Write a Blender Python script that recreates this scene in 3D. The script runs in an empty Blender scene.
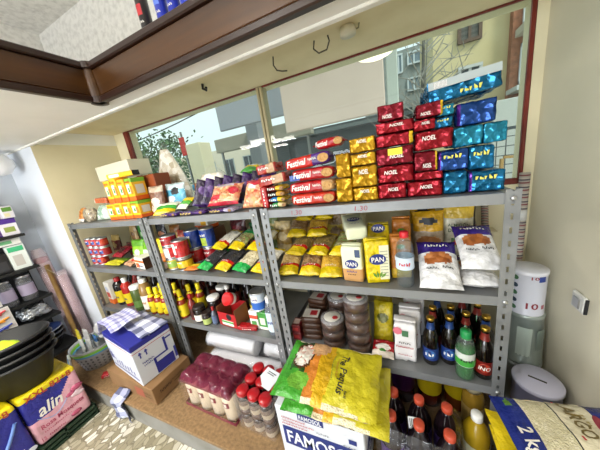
import bpy, math, random
from mathutils import Vector, Matrix, noise
SC = bpy.context.scene
COL = SC.collection
PI = math.pi
R = math.radians

# ------------------------------------------------------------------ materials
MATS = {}
def lin(h):
    h = h.lstrip('#')
    c = [int(h[i:i+2], 16)/255 for i in (0, 2, 4)]
    return [x/12.92 if x <= .04045 else ((x+.055)/1.055)**2.4 for x in c] + [1]

def new_mat(name):
    m = bpy.data.materials.new(name); m.use_nodes = True
    nt = m.node_tree
    for n in list(nt.nodes): nt.nodes.remove(n)
    out = nt.nodes.new('ShaderNodeOutputMaterial')
    return m, nt, out

def coords(nt, scale=(1, 1, 1)):
    tc = nt.nodes.new('ShaderNodeTexCoord'); mp = nt.nodes.new('ShaderNodeMapping')
    mp.inputs['Scale'].default_value = scale
    nt.links.new(tc.outputs['Object'], mp.inputs['Vector'])
    return mp.outputs['Vector']

def noise_node(nt, scale, detail=3, vec=None):
    n = nt.nodes.new('ShaderNodeTexNoise'); n.inputs['Scale'].default_value = scale; n.inputs['Detail'].default_value = detail
    nt.links.new(vec if vec else coords(nt), n.inputs['Vector'])
    return n

def ramp(nt, fac, stops):
    r = nt.nodes.new('ShaderNodeValToRGB')
    el = r.color_ramp.elements
    while len(el) < len(stops): el.new(.5)
    for e, (p, c) in zip(el, stops): e.position = p; e.color = lin(c)
    nt.links.new(fac, r.inputs['Fac'])
    return r.outputs['Color']

def add_bump(nt, bsdf, height, strength, dist=.01):
    b = nt.nodes.new('ShaderNodeBump'); b.inputs['Strength'].default_value = strength; b.inputs['Distance'].default_value = dist
    nt.links.new(height, b.inputs['Height']); nt.links.new(b.outputs['Normal'], bsdf.inputs['Normal'])

def P(col, rough=.5, metal=0, bump=None, spec=.5, var=None, emit=0):
    """principled; bump=(scale,strength[,dist]); var=(scale, second colour): mottled"""
    key = ('P', col, rough, metal, bump, spec, var, emit)
    if key in MATS: return MATS[key]
    m, nt, out = new_mat('paint_' + col.strip('#'))
    b = nt.nodes.new('ShaderNodeBsdfPrincipled')
    b.inputs['Base Color'].default_value = lin(col)
    b.inputs['Roughness'].default_value = rough; b.inputs['Metallic'].default_value = metal
    b.inputs['Specular IOR Level'].default_value = spec
    if emit:
        b.inputs['Emission Color'].default_value = lin(col); b.inputs['Emission Strength'].default_value = emit
    if var:
        n = noise_node(nt, var[0], 5)
        nt.links.new(ramp(nt, n.outputs['Fac'], [(.42, col), (.7, var[1])]), b.inputs['Base Color'])
    if bump:
        n = noise_node(nt, bump[0], 4)
        add_bump(nt, b, n.outputs['Fac'], bump[1], bump[2] if len(bump) > 2 else .01)
    nt.links.new(b.outputs[0], out.inputs[0])
    MATS[key] = m
    return m

def shade(h, k):
    h = h.lstrip('#'); return '#' + ''.join('%02x' % max(0, min(255, int(int(h[i:i+2], 16)*k))) for i in (0, 2, 4))
def gloss(col): return P(col, .24, 0, (36, .8, .014), .55, (26, shade(col, .82)))          # printed plastic film, mottled print
def foil(col):
    """crumpled metallised film: small flat facets"""
    key = ('F', col)
    if key in MATS: return MATS[key]
    m, nt, out = new_mat('foil_film')
    p = nt.nodes.new('ShaderNodeBsdfPrincipled'); p.inputs['Base Color'].default_value = lin(col)
    p.inputs['Metallic'].default_value = .62; p.inputs['Roughness'].default_value = .2
    n = noise_node(nt, 14, 2)
    mp = nt.nodes.new('ShaderNodeMapping'); nt.links.new(coords(nt), mp.inputs['Vector'])
    mx = nt.nodes.new('ShaderNodeVectorMath'); mx.operation = 'MULTIPLY_ADD'; mx.inputs[1].default_value = (.05, .05, .05)
    nt.links.new(n.outputs['Color'], mx.inputs[0]); nt.links.new(mp.outputs['Vector'], mx.inputs[2])
    v = nt.nodes.new('ShaderNodeTexVoronoi'); v.inputs['Scale'].default_value = 34; nt.links.new(mx.outputs[0], v.inputs['Vector'])
    add_bump(nt, p, v.outputs['Distance'], .7, .018)
    nt.links.new(p.outputs[0], out.inputs[0])
    MATS[key] = m
    return m
def paper(col): return P(col, .7, 0, (60, .08))
def metal(col, r=.35): return P(col, r, .9)
def plastic(col, r=.35): return P(col, r)
def glassdark(col): return P(col, .06, 0, None, .6)

def grains(a, b, c, scale=70, rough=.3):
    """loose food seen through a clear bag: cells of mixed colour"""
    key = ('G', a, b, c, scale)
    if key in MATS: return MATS[key]
    m, nt, out = new_mat('grains_' + a.strip('#'))
    p = nt.nodes.new('ShaderNodeBsdfPrincipled'); p.inputs['Roughness'].default_value = rough
    v = nt.nodes.new('ShaderNodeTexVoronoi'); v.inputs['Scale'].default_value = scale
    nt.links.new(coords(nt), v.inputs['Vector'])
    sep = nt.nodes.new('ShaderNodeSeparateColor'); nt.links.new(v.outputs['Color'], sep.inputs[0])
    nt.links.new(ramp(nt, sep.outputs[0], [(0, a), (.5, b), (1, c)]), p.inputs['Base Color'])
    add_bump(nt, p, v.outputs['Distance'], .5, -.01)
    nt.links.new(p.outputs[0], out.inputs[0])
    MATS[key] = m
    return m

def clear(tint='#ffffff', haze=.08, bump=(30, .5), rough=.12, milk='#e8e8ee'):
    """thin clear film or glass: see-through with real highlights"""
    key = ('C', tint, haze, bump, rough, milk)
    if key in MATS: return MATS[key]
    m, nt, out = new_mat('clear_film')
    t = nt.nodes.new('ShaderNodeBsdfTransparent'); t.inputs[0].default_value = lin(tint)
    g = nt.nodes.new('ShaderNodeBsdfGlossy'); g.inputs['Roughness'].default_value = rough
    d = nt.nodes.new('ShaderNodeBsdfDiffuse'); d.inputs[0].default_value = lin(milk)
    fr = nt.nodes.new('ShaderNodeFresnel'); fr.inputs['IOR'].default_value = 1.45
    m1 = nt.nodes.new('ShaderNodeMixShader'); m1.inputs[0].default_value = haze
    m2 = nt.nodes.new('ShaderNodeMixShader')
    nt.links.new(t.outputs[0], m1.inputs[1]); nt.links.new(d.outputs[0], m1.inputs[2])
    geo = nt.nodes.new('ShaderNodeNewGeometry'); iv = nt.nodes.new('ShaderNodeMath'); iv.operation = 'SUBTRACT'; iv.inputs[0].default_value = 1
    nt.links.new(geo.outputs['Backfacing'], iv.inputs[1])
    ff = nt.nodes.new('ShaderNodeMath'); ff.operation = 'MULTIPLY'; nt.links.new(fr.outputs[0], ff.inputs[0]); nt.links.new(iv.outputs[0], ff.inputs[1])
    nt.links.new(ff.outputs[0], m2.inputs[0]); nt.links.new(m1.outputs[0], m2.inputs[1]); nt.links.new(g.outputs[0], m2.inputs[2])
    if bump:
        n = noise_node(nt, bump[0], 3)
        b = nt.nodes.new('ShaderNodeBump'); b.inputs['Strength'].default_value = bump[1]; b.inputs['Distance'].default_value = .01
        nt.links.new(n.outputs['Fac'], b.inputs['Height'])
        nt.links.new(b.outputs['Normal'], g.inputs['Normal']); nt.links.new(b.outputs['Normal'], fr.inputs['Normal'])
    nt.links.new(m2.outputs[0], out.inputs[0])
    MATS[key] = m
    return m

def stripes(cols, scale, axis=2, rough=.5):
    key = ('S', tuple(cols), scale, axis)
    if key in MATS: return MATS[key]
    m, nt, out = new_mat('stripes')
    p = nt.nodes.new('ShaderNodeBsdfPrincipled'); p.inputs['Roughness'].default_value = rough
    sep = nt.nodes.new('ShaderNodeSeparateXYZ'); nt.links.new(coords(nt), sep.inputs[0])
    mu = nt.nodes.new('ShaderNodeMath'); mu.operation = 'MULTIPLY'; mu.inputs[1].default_value = scale
    nt.links.new(sep.outputs[axis], mu.inputs[0])
    fr = nt.nodes.new('ShaderNodeMath'); fr.operation = 'FRACT'; nt.links.new(mu.outputs[0], fr.inputs[0])
    c = ramp(nt, fr.outputs[0], [(i/len(cols), k) for i, k in enumerate(cols)])
    nt.nodes[-1].color_ramp.interpolation = 'CONSTANT'
    nt.links.new(c, p.inputs['Base Color']); nt.links.new(p.outputs[0], out.inputs[0])
    MATS[key] = m
    return m

def checks(a, b, c, scale):
    """woven check: two crossing stripe sets"""
    key = ('K', a, b, c, scale)
    if key in MATS: return MATS[key]
    m, nt, out = new_mat('woven_check')
    p = nt.nodes.new('ShaderNodeBsdfPrincipled'); p.inputs['Roughness'].default_value = .9
    tc = nt.nodes.new('ShaderNodeTexCoord')
    sep = nt.nodes.new('ShaderNodeSeparateXYZ'); nt.links.new(tc.outputs['UV'], sep.inputs[0])
    w = []
    for k in (0, 1):
        mu = nt.nodes.new('ShaderNodeMath'); mu.operation = 'MULTIPLY'; mu.inputs[1].default_value = scale
        nt.links.new(sep.outputs[k], mu.inputs[0])
        fr = nt.nodes.new('ShaderNodeMath'); fr.operation = 'FRACT'; nt.links.new(mu.outputs[0], fr.inputs[0])
        lt = nt.nodes.new('ShaderNodeMath'); lt.operation = 'LESS_THAN'; lt.inputs[1].default_value = .45
        nt.links.new(fr.outputs[0], lt.inputs[0]); w.append(lt.outputs[0])
    ad = nt.nodes.new('ShaderNodeMath'); ad.operation = 'ADD'; nt.links.new(w[0], ad.inputs[0]); nt.links.new(w[1], ad.inputs[1])
    hv = nt.nodes.new('ShaderNodeMath'); hv.operation = 'MULTIPLY'; hv.inputs[1].default_value = .5; nt.links.new(ad.outputs[0], hv.inputs[0])
    nt.links.new(ramp(nt, hv.outputs[0], [(0, a), (.5, b), (1, c)]), p.inputs['Base Color'])
    nt.links.new(p.outputs[0], out.inputs[0])
    MATS[key] = m
    return m

# ------------------------------------------------------------------ mesh collecting
class MB:
    def __init__(s): s.v = []; s.f = []; s.m = []; s.uv = None
    def quad(s, a, b, c, d, m=0):
        n = len(s.v); s.v += [a, b, c, d]; s.f.append((n, n+1, n+2, n+3)); s.m.append(m)
    def box(s, x0, x1, y0, y1, z0, z1, m=0, bev=0.0):
        n = len(s.v)
        if bev <= 0:
            s.v += [(x, y, z) for z in (z0, z1) for y in (y0, y1) for x in (x0, x1)]
            for f in ((0, 2, 3, 1), (4, 5, 7, 6), (0, 1, 5, 4), (2, 6, 7, 3), (0, 4, 6, 2), (1, 3, 7, 5)):
                s.f.append(tuple(n+i for i in f)); s.m.append(m)
            return s
        b = min(bev, (x1-x0)/2.01, (y1-y0)/2.01, (z1-z0)/2.01)
        idx = {}
        for ix, (X, sx) in enumerate(((x0, 1), (x1, -1))):
            for iy, (Y, sy) in enumerate(((y0, 1), (y1, -1))):
                for iz, (Z, sz) in enumerate(((z0, 1), (z1, -1))):
                    for k in range(3):
                        p = [X, Y, Z]
                        for j, sg in enumerate((sx, sy, sz)):
                            if j != k: p[j] += sg*b
                        idx[ix, iy, iz, k] = len(s.v); s.v.append(tuple(p))
        def F(*k): s.f.append(tuple(idx[i] for i in k)); s.m.append(m)
        for k in range(3):
            a, c = [j for j in range(3) if j != k]
            for e in (0, 1):
                q = []
                for (p, r) in ((0, 0), (1, 0), (1, 1), (0, 1)):
                    t = [0, 0, 0]; t[k] = e; t[a] = p; t[c] = r; q.append((*t, k))
                F(*(q if (e == 1) != (k == 1) else q[::-1]))
        for k in range(3):
            a, c = [j for j in range(3) if j != k]
            for p in (0, 1):
                for r in (0, 1):
                    t0 = [0, 0, 0]; t1 = [0, 0, 0]
                    t0[k] = 0; t1[k] = 1; t0[a] = t1[a] = p; t0[c] = t1[c] = r
                    F((*t0, a), (*t1, a), (*t1, c), (*t0, c))
        for ix in (0, 1):
            for iy in (0, 1):
                for iz in (0, 1): F((ix, iy, iz, 0), (ix, iy, iz, 1), (ix, iy, iz, 2))
        return s
    def lathe(s, prof, seg=20, c=(0, 0, 0), cap0=True, cap1=True, sx=1, sy=1):
        """prof: list of (r, z, mat of the band above)"""
        n = len(s.v)
        for r, z, *_ in prof:
            for i in range(seg):
                a = 2*PI*i/seg
                s.v.append((c[0]+r*math.cos(a)*sx, c[1]+r*math.sin(a)*sy, c[2]+z))
        for k in range(len(prof)-1):
            mm = prof[k][2] if len(prof[k]) > 2 else 0
            for i in range(seg):
                j = (i+1) % seg
                s.f.append((n+k*seg+i, n+k*seg+j, n+(k+1)*seg+j, n+(k+1)*seg+i)); s.m.append(mm)
        if cap0: s.f.append(tuple(n+i for i in range(seg))[::-1]); s.m.append(prof[0][2] if len(prof[0]) > 2 else 0)
        if cap1: s.f.append(tuple(n+(len(prof)-1)*seg+i for i in range(seg))); s.m.append(prof[-1][2] if len(prof[-1]) > 2 else (prof[-2][2] if len(prof[-2]) > 2 else 0))
        return s
    def tube(s, pts, r, seg=8, m=0, closed_ends=True):
        n = len(s.v); pts = [Vector(p) for p in pts]
        up = Vector((.123, .31, .94))
        for i, p in enumerate(pts):
            t = (pts[min(i+1, len(pts)-1)] - pts[max(i-1, 0)]).normalized()
            a = t.cross(up).normalized(); b = t.cross(a).normalized()
            rr = r[i] if isinstance(r, (list, tuple)) else r
            for k in range(seg):
                an = 2*PI*k/seg
                s.v.append(tuple(p + a*rr*math.cos(an) + b*rr*math.sin(an)))
        for i in range(len(pts)-1):
            for k in range(seg):
                j = (k+1) % seg
                s.f.append((n+i*seg+k, n+i*seg+j, n+(i+1)*seg+j, n+(i+1)*seg+k)); s.m.append(m)
        if closed_ends:
            s.f.append(tuple(n+k for k in range(seg))); s.m.append(m)
            s.f.append(tuple(n+(len(pts)-1)*seg+k for k in range(seg))[::-1]); s.m.append(m)
        return s
    def grid(s, nu, nv, fn, mfn=None):
        n = len(s.v)
        for j in range(nv+1):
            for i in range(nu+1): s.v.append(tuple(fn(i/nu, j/nv)))
        for j in range(nv):
            for i in range(nu):
                s.f.append((n+j*(nu+1)+i, n+j*(nu+1)+i+1, n+(j+1)*(nu+1)+i+1, n+(j+1)*(nu+1)+i))
                s.m.append(mfn((i+.5)/nu, (j+.5)/nv) if mfn else 0)
        return s
    def build(s, name, mats, parent=None, smooth=False, uv=False):
        me = bpy.data.meshes.new(name)
        me.from_pydata(s.v, [], s.f)
        if not isinstance(mats, (list, tuple)): mats = [mats]
        for m in mats: me.materials.append(m)
        me.polygons.foreach_set('material_index', s.m)
        if smooth: me.polygons.foreach_set('use_smooth', [True]*len(s.f))
        if uv:
            l = me.uv_layers.new(name='UVMap')
            for lp in me.loops: l.data[lp.index].uv = s.uvs[lp.vertex_index]
        me.update()
        o = bpy.data.objects.new(name, me); COL.objects.link(o)
        if parent is not None: o.parent = parent
        return o

def softbox(mb, w, d, h, rad, n=6, amp=0.0, seed=0, mfn=None, base=True, taper=0.0):
    """rounded, slightly crumpled box; origin at the centre of its base. mfn(face centre as -1..1 triple, axis, side) -> material"""
    hx, hy, hz = w/2, d/2, h/2
    vid = {}
    def vert(i, j, k):
        if (i, j, k) in vid: return vid[i, j, k]
        p = [(-1+2*i/n)*hx, (-1+2*j/n)*hy, (-1+2*k/n)*hz]
        H = (hx, hy, hz); r = min(rad, *H)
        q = [max(-(H[a]-r), min(H[a]-r, p[a])) for a in range(3)]
        dv = Vector([p[a]-q[a] for a in range(3)])
        if dv.length > 1e-9:
            L = dv.length; mx = max(abs(x) for x in dv)
            dv = dv*(min(r, mx)/L) if L > 0 else dv
        P0 = Vector(q)+dv
        if amp:
            nn = noise.noise(P0*(1.6/max(.02, min(w, d, h)))+Vector((seed*3.7, seed*1.3, 0)))
            inn = Vector((P0.x/hx, P0.y/hy, P0.z/hz)); 
            if inn.length > 0: P0 -= inn.normalized()*amp*(nn*.5+.5+.5*noise.noise(P0*(5/max(.02, min(w, d, h)))+Vector((0, seed*2.1, 4))))
        if taper:
            f = 1-taper*(P0.z/hz+1)/2; P0.x *= f; P0.y *= f
        vid[i, j, k] = len(mb.v); mb.v.append((P0.x, P0.y, P0.z+(hz if base else 0)))
        return vid[i, j, k]
    for ax in range(3):
        for side in (0, n):
            for a in range(n):
                for b in range(n):
                    q = []
                    for (da, db) in ((0, 0), (1, 0), (1, 1), (0, 1)):
                        t = [0, 0, 0]; o = [x for x in range(3) if x != ax]
                        t[ax] = side; t[o[0]] = a+da; t[o[1]] = b+db; q.append(vert(*t))
                    flip = (side == 0) != (ax == 1)
                    mb.f.append(tuple(q[::-1] if flip else q))
                    t = [0, 0, 0]; t[ax] = -1 if side == 0 else 1; t[o[0]] = -1+2*(a+.5)/n; t[o[1]] = -1+2*(b+.5)/n
                    mb.m.append(mfn(t, ax, t[ax]) if mfn else 0)
    return mb

TXT = {}
def text_shape(s, bold=True, italic=0.0):
    key = (s, bold, italic)
    if key in TXT: return TXT[key]
    if s[0] == '~':            # print too small to read: uneven strokes
        n = int(s[1:]); rnd = random.Random(n); vs = []; fs = []
        for i in range(n):
            x0 = -.5+i/n; x1 = x0+rnd.uniform(.55, .85)/n; y0 = -.5+rnd.uniform(0, .15); y1 = .5-rnd.uniform(0, .35)
            if i % 2: q = [(x0, y0), (x1, y0), (x1, y0+.25), (x0, y1)]
            else: q = [(x0, y0), (x0+(x1-x0)*.45, y0), (x1, y1), (x0, y1)]
            fs.append(tuple(range(len(vs), len(vs)+4))); vs += q
        TXT[key] = (vs, fs); return TXT[key]
    cu = bpy.data.curves.new('lettering', 'FONT'); cu.body = s; cu.resolution_u = 2; cu.shear = italic
    cu.offset = .018 if bold else 0
    o = bpy.data.objects.new('lettering', cu); COL.objects.link(o)
    dg = bpy.context.evaluated_depsgraph_get()
    me = bpy.data.meshes.new_from_object(o.evaluated_get(dg))
    vs = [(v.co.x, v.co.y) for v in me.vertices]; fs = [tuple(p.vertices) for p in me.polygons]
    bpy.data.objects.remove(o); bpy.data.curves.remove(cu); bpy.data.meshes.remove(me)
    x0 = min(v[0] for v in vs); x1 = max(v[0] for v in vs); y0 = min(v[1] for v in vs); y1 = max(v[1] for v in vs)
    vs = [((x-x0)/(x1-x0)-.5, (y-y0)/(y1-y0)-.5) for x, y in vs]
    TXT[key] = (vs, fs)
    return TXT[key]

def write(parent, s, w, h, m, fn, bold=True, italic=0.0, name='lettering'):
    """lettering w x h mapped by fn(x, y) -> point"""
    vs, fs = text_shape(s, bold, italic)
    mb = MB(); mb.v = [tuple(fn(x*w, y*h)) for x, y in vs]; mb.f = list(fs); mb.m = [0]*len(fs)
    return mb.build(name, m, parent)

def plane_fn(o, ux, uy):
    o, ux, uy = Vector(o), Vector(ux), Vector(uy)
    return lambda x, y: o+ux*x+uy*y

# ------------------------------------------------------------------ things
def tag(o, label, cat, group=None, kind=None):
    if label: o['label'] = label
    if cat: o['category'] = cat
    if group: o['group'] = group
    if kind: o['kind'] = kind
    return o
def root(name):
    o = bpy.data.objects.new(name, None); o.empty_display_size = .05; COL.objects.link(o); return o
def put(o, label, cat, loc, rot=(0, 0, 0), group=None):
    o.location = loc; o.rotation_euler = [R(a) for a in rot]
    return tag(o, label, cat, group)
def copy_tree(o, parent=None):
    c = o.copy(); COL.objects.link(c)
    for k in ('label', 'category', 'group'):
        if k in c: del c[k]
    c.parent = parent
    for ch in list(o.children): copy_tree(ch, c)
    return c
PROTO = {}
def proto(fn):
    """the first call builds a thing of that make; later calls with the same arguments copy it and its parts"""
    def w(*a, **k):
        key = (fn.__name__, repr(a), repr(sorted(k.items())))
        if key in PROTO: return copy_tree(PROTO[key])
        PROTO[key] = fn(*a, **k)
        return PROTO[key]
    return w
def structure(name, mb, mats, parent=None, smooth=False):
    o = mb.build(name, mats, parent, smooth)
    if parent is None: o['kind'] = 'structure'
    return o
# ------------------------------------------------------------------ makers
WHITE = paper('#f2f2ee'); INK = P('#1c1c20', .5); RED = P('#c01824', .4); NAVY = P('#1b2a86', .4)
YELLOW = gloss('#dfbe14'); PANBLUE = P('#182a72', .4)

def bulge(v, u, t, S=.6):
    s = max(0.0, 1-abs(2*v-1)**4)**S
    e = max(0.0, 1-abs(2*u-1)**2.6)**.6
    return t/2*s*e, s

@proto
def make_pouch(name, w, h, t, zones, patches=(), seals=None, texts=(), seed=1, wr=.006, back=None, waist=.07, nu=10, nv=14, sag=0.0):
    """filled bag: standing, base at z=0, printed front towards -y"""
    o = root(name)
    def pt(u, v, side):
        b, s = bulge(v, u, t)
        if sag: b *= 1+sag*(.5-v)
        x = (u-.5)*w*(1-waist*s)
        q = Vector((u*3.1+seed*5.3, v*4.3, side*2.0+seed))
        n = noise.noise(q)*.6+noise.noise(q*2.7)*.55+noise.noise(q*6.1)*.3
        y = side*(b + wr*n*(.25+.75*s)) + wr*.6*noise.noise(Vector((u*5, v*9, seed*2.2)))
        z = v*h*(1) + wr*.8*noise.noise(Vector((u*4+seed, v*2, 7)))*min(1, v*8)
        return Vector((x, y, z))
    mats = []
    def mi(m):
        if m not in mats: mats.append(m)
        return mats.index(m)
    zi = [(v1, mi(m)) for v1, m in zones]; pi = [(a, b, c, d, mi(m)) for a, b, c, d, m in patches]
    bi = mi(back) if back else None
    def mf(u, v):
        for cu, cv, ru, rv, m in pi[::-1]:
            if ((u-cu)/ru)**2+((v-cv)/rv)**2 <= 1: return m
        for v1, m in zi:
            if v <= v1: return m
        return zi[-1][1]
    fine = 2 if patches else 1
    e = .055
    mb = MB()
    mb.grid(nu*fine, nv*fine, lambda u, v: pt(u, e+v*(1-2*e), -1), lambda u, v: mf(u, e+v*(1-2*e)))
    mb.grid(nu, nv, lambda u, v: pt(1-u, e+v*(1-2*e), 1), lambda u, v: bi if bi is not None else next((m for v1, m in zi if e+v*(1-2*e) <= v1), zi[-1][1]))
    mb.build('bag_body', mats, o, True)
    sm = seals or (zones[0][1], zones[-1][1])
    for k, (v0, v1) in enumerate(((0, e), (1-e, 1))):
        if sm[k] is None: continue
        s = MB()
        for side in (-1, 1):
            s.grid(nu, 2, lambda u, v: pt(u if side < 0 else 1-u, v0+v*(v1-v0), side)+Vector((0, side*.0008, 0)))
        s.build('bottom_seal' if k == 0 else 'top_seal', sm[k], o, True)
    for (s, cu, cv, tw, th, m, *it) in texts:
        rot = it[1] if len(it) > 1 else 0
        def fn(x, y, cu=cu, cv=cv, rot=rot):
            if rot: x, y = x*math.cos(rot)-y*math.sin(rot), x*math.sin(rot)+y*math.cos(rot)
            return pt(min(.99, max(.01, cu+x/w)), min(.99, max(.01, cv+y/h)), -1)+Vector((0, -.0022, 0))
        write(o, s, tw, th, m, fn, True, it[0] if it else 0)
    return o

@proto
def make_foil_pack(name, w, h, d, body, mark, mark_m, mark_w=.4, mark_at=(0, .2), band=None, seed=1, tag_m=None, amp=.0055, end=True, mark_h=.24):
    """crumpled wrapper block, sealed at both ends; printed side towards -y"""
    o = root(name)
    mats = [body] + ([band[2]] if band else [])
    def mf(t, ax, side):
        if band and band[0] <= t[0] <= band[1]: return 1
        return 0
    softbox(mb := MB(), w, d, h, .006, 10, amp, seed, mf)
    mb.build('wrapper', mats, o, True)
    if end:
        for sx in (-1, 1):
            s = MB()
            def fn(u, v, sx=sx):
                return (sx*(w/2-.014+u*.014), (v-.5)*d*.8, h/2+.006*noise.noise(Vector((v*6, seed, sx)))+u*.008*math.sin(v*9+seed))
            s.grid(2, 8, fn)
            s.grid(2, 8, lambda u, v: tuple(Vector(fn(u, v))-Vector((0, 0, .001))))
            s.build('end_seal', body, o, True)
    if mark:
        write(o, mark, w*mark_w, h*mark_h, mark_m, plane_fn((mark_at[0]*w, -d/2-.0012, h*(.5+mark_at[1])), (1, 0, 0), (0, 0, 1)), True, .2)
    if tag_m:
        MB().box(-w*.17, w*.2, -d/2-.002, -d/2-.0006, h*.55, h*.9).build('price_sticker', tag_m, o)
    return o

@proto
def make_roll_pack(name, w, h, d, left, right, split, mark, mark_m, cookie, seed=1, sub=None, disc_at=.33):
    """long cookie pack with a printed cookie at one end"""
    o = root(name)
    softbox(mb := MB(), w-.02, d, h, .016, 8, .004, seed, lambda t, ax, s: 1 if t[0] > split else 0)
    mb.build('wrapper', [left, right], o, True)
    for sx, m in ((-1, left), (1, right)):
        s = MB()
        fn = lambda u, v: (sx*(w/2-.018+u*.018), (v-.5)*d*.9, h/2+.003*math.sin(v*14+seed)*(.3+u))
        s.grid(3, 10, fn); s.grid(3, 10, lambda u, v: tuple(Vector(fn(u, v))-Vector((0, 0, .001))))
        s.build('end_seal', m, o, True)
    write(o, mark, w*.4, h*.5, mark_m, plane_fn((-w*.2, -d/2-.001, h*.52), (1, 0, 0), (0, 0, 1)), True, .25)
    if sub: write(o, sub, w*.17, h*.2, mark_m, plane_fn((w*.13, -d/2-.001, h*.6), (1, 0, 0), (0, 0, 1)))
    c = MB(); c.lathe([(h*.34, 0), (h*.32, .001)], 20)
    c.v = [(x*1.35+w*disc_at, -d/2-.0002-z, h*.5+y) for x, y, z in c.v]; c.f = [f[::-1] for f in c.f]
    c.build('cookie_picture', cookie, o)
    return o

@proto
def make_can(r, h, col, label_z=(.1, .9), label_m=None, patch=None, mark=None, mark_m=None, lid='#c9ccd0'):
    o = root('tin_can')
    mb = MB(); mt = metal(lid)
    mb.lathe([(r*.93, 0), (r, .003), (r, .006), (r*.975, .008), (r*.975, h-.008), (r, h-.006), (r, h-.002), (r*.94, h), (r*.92, h-.004), (0.001, h-.004)], 22)
    mb.build('body', mt, o, True)
    l = MB(); n = r*.985
    l.lathe([(n, .009), (n, h*label_z[0], 1), (n, h*label_z[1], 0), (n, h-.009)], 22, cap0=False, cap1=False)
    lb = l.build('paper_label', [col, label_m or col], o, True)
    if patch:
        a0, a1, z0, z1, pm = patch
        p = MB(); p.grid(8, 2, lambda u, v: (r*.995*math.sin(a0+(a1-a0)*u), -r*.995*math.cos(a0+(a1-a0)*u), h*(z0+(z1-z0)*v)))
        p.build('printed_panel', pm, lb, True)
    if mark:
        write(lb, mark, r*1.1, h*.16, mark_m, lambda x, y: (r*1.003*math.sin(x/r), -r*1.003*math.cos(x/r), h*.68+y))
    return o

SHAPES = {  # (r fraction, z fraction); the last two rows carry the cap
    'beer': [(.9, 0), (1, .02), (1, .56), (.93, .64), (.55, .76), (.42, .84), (.42, .95), (.45, .96)],
    'soda': [(.8, 0), (.97, .03), (1, .1), (1, .62), (.95, .7), (.7, .82), (.42, .9), (.4, .94)],
    'sauce': [(.9, 0), (1, .03), (1, .5), (.95, .58), (.5, .74), (.4, .84), (.4, .88)],
    'hot': [(.92, 0), (1, .02), (1, .55), (.9, .62), (.42, .74), (.38, .82), (.38, .85)],
    'jar': [(.9, 0), (1, .05), (1, .72), (.92, .8), (.8, .84), (.8, .86)],
    'squeeze': [(.85, 0), (1, .03), (.96, .3), (1, .6), (.92, .72), (.5, .8), (.42, .82)],
    'water': [(.85, 0), (1, .03), (.96, .1), (1, .17), (.96, .24), (1, .32), (1, .58), (.95, .64), (.99, .7), (.8, .8), (.45, .89), (.4, .93)],
    'milk': [(.9, 0), (1, .03), (.97, .45), (1, .62), (.8, .78), (.55, .86), (.5, .88)],
    'wide': [(.9, 0), (1, .03), (1, .66), (.9, .75), (.6, .84), (.4, .9), (.38, .93)],
}
@proto
def make_bottle(name, shape, r, h, body, cap, cap_h, label=None, mark=None, mark_m=None, cap_r=None, neck=None, seg=18, fill=None, emblem=None, mark_h=.16, cap_top=None):
    """label / neck: (z0, z1, material) as fractions of the height"""
    o = root(name)
    pr = [(a*r, b*h) for a, b in SHAPES[shape]]
    MB().lathe(pr, seg).build('body', body, o, True)
    if fill:
        f = [(a*r*.93, b*h+.003) for a, b in SHAPES[shape] if b <= fill[0]]
        MB().lathe(f, seg).build('contents', fill[1], o, True)
    zt = pr[-1][1]; rc = cap_r or pr[-1][0]*1.18
    c = MB()
    if cap_top == 'spout':
        c.lathe([(rc, zt-cap_h*.2), (rc, zt+cap_h*.2), (rc*.5, zt+cap_h*.4), (rc*.2, zt+cap_h)], 14)
    else:
        c.lathe([(rc*.97, zt-cap_h*.35), (rc, zt-cap_h*.3), (rc, zt+cap_h*.55), (rc*.9, zt+cap_h*.65)], 18)
    c.build('cap', cap, o, True)
    def rad(z):
        for (r0, z0), (r1, z1) in zip(pr, pr[1:]):
            if z0 <= z <= z1: return r0+(r1-r0)*(z-z0)/max(1e-6, z1-z0)
        return pr[-1][0]
    lb = None
    for k, L in enumerate((label, neck)):
        if not L: continue
        l = MB()
        l.lathe([(rad(h*(L[0]+(L[1]-L[0])*i/5))*1.015+.0006, h*(L[0]+(L[1]-L[0])*i/5)) for i in range(6)], seg, cap0=False, cap1=False)
        x = l.build('label_sleeve' if k == 0 else 'neck_label', L[2], o, True)
        if k == 0: lb = x
    if emblem and label:
        z0, rr, em = emblem
        p = MB(); p.lathe([(rr, 0), (rr*.9, .0008)], 18)
        R0 = rad(h*z0)*1.02+.0012
        p.v = [((R0+z)*math.sin(x/R0), -(R0+z)*math.cos(x/R0), h*z0+y) for x, y, z in p.v]
        p.build('emblem', em, lb, True)
    if mark and label:
        zc = h*(label[0]+label[1])/2
        R1 = rad(zc)*1.02+.0022
        write(lb, mark, R1*1.25, h*mark_h*.5, mark_m, lambda x, y: (R1*math.sin(x/R1), -R1*math.cos(x/R1), zc+y), True, .15)
    return o

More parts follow.
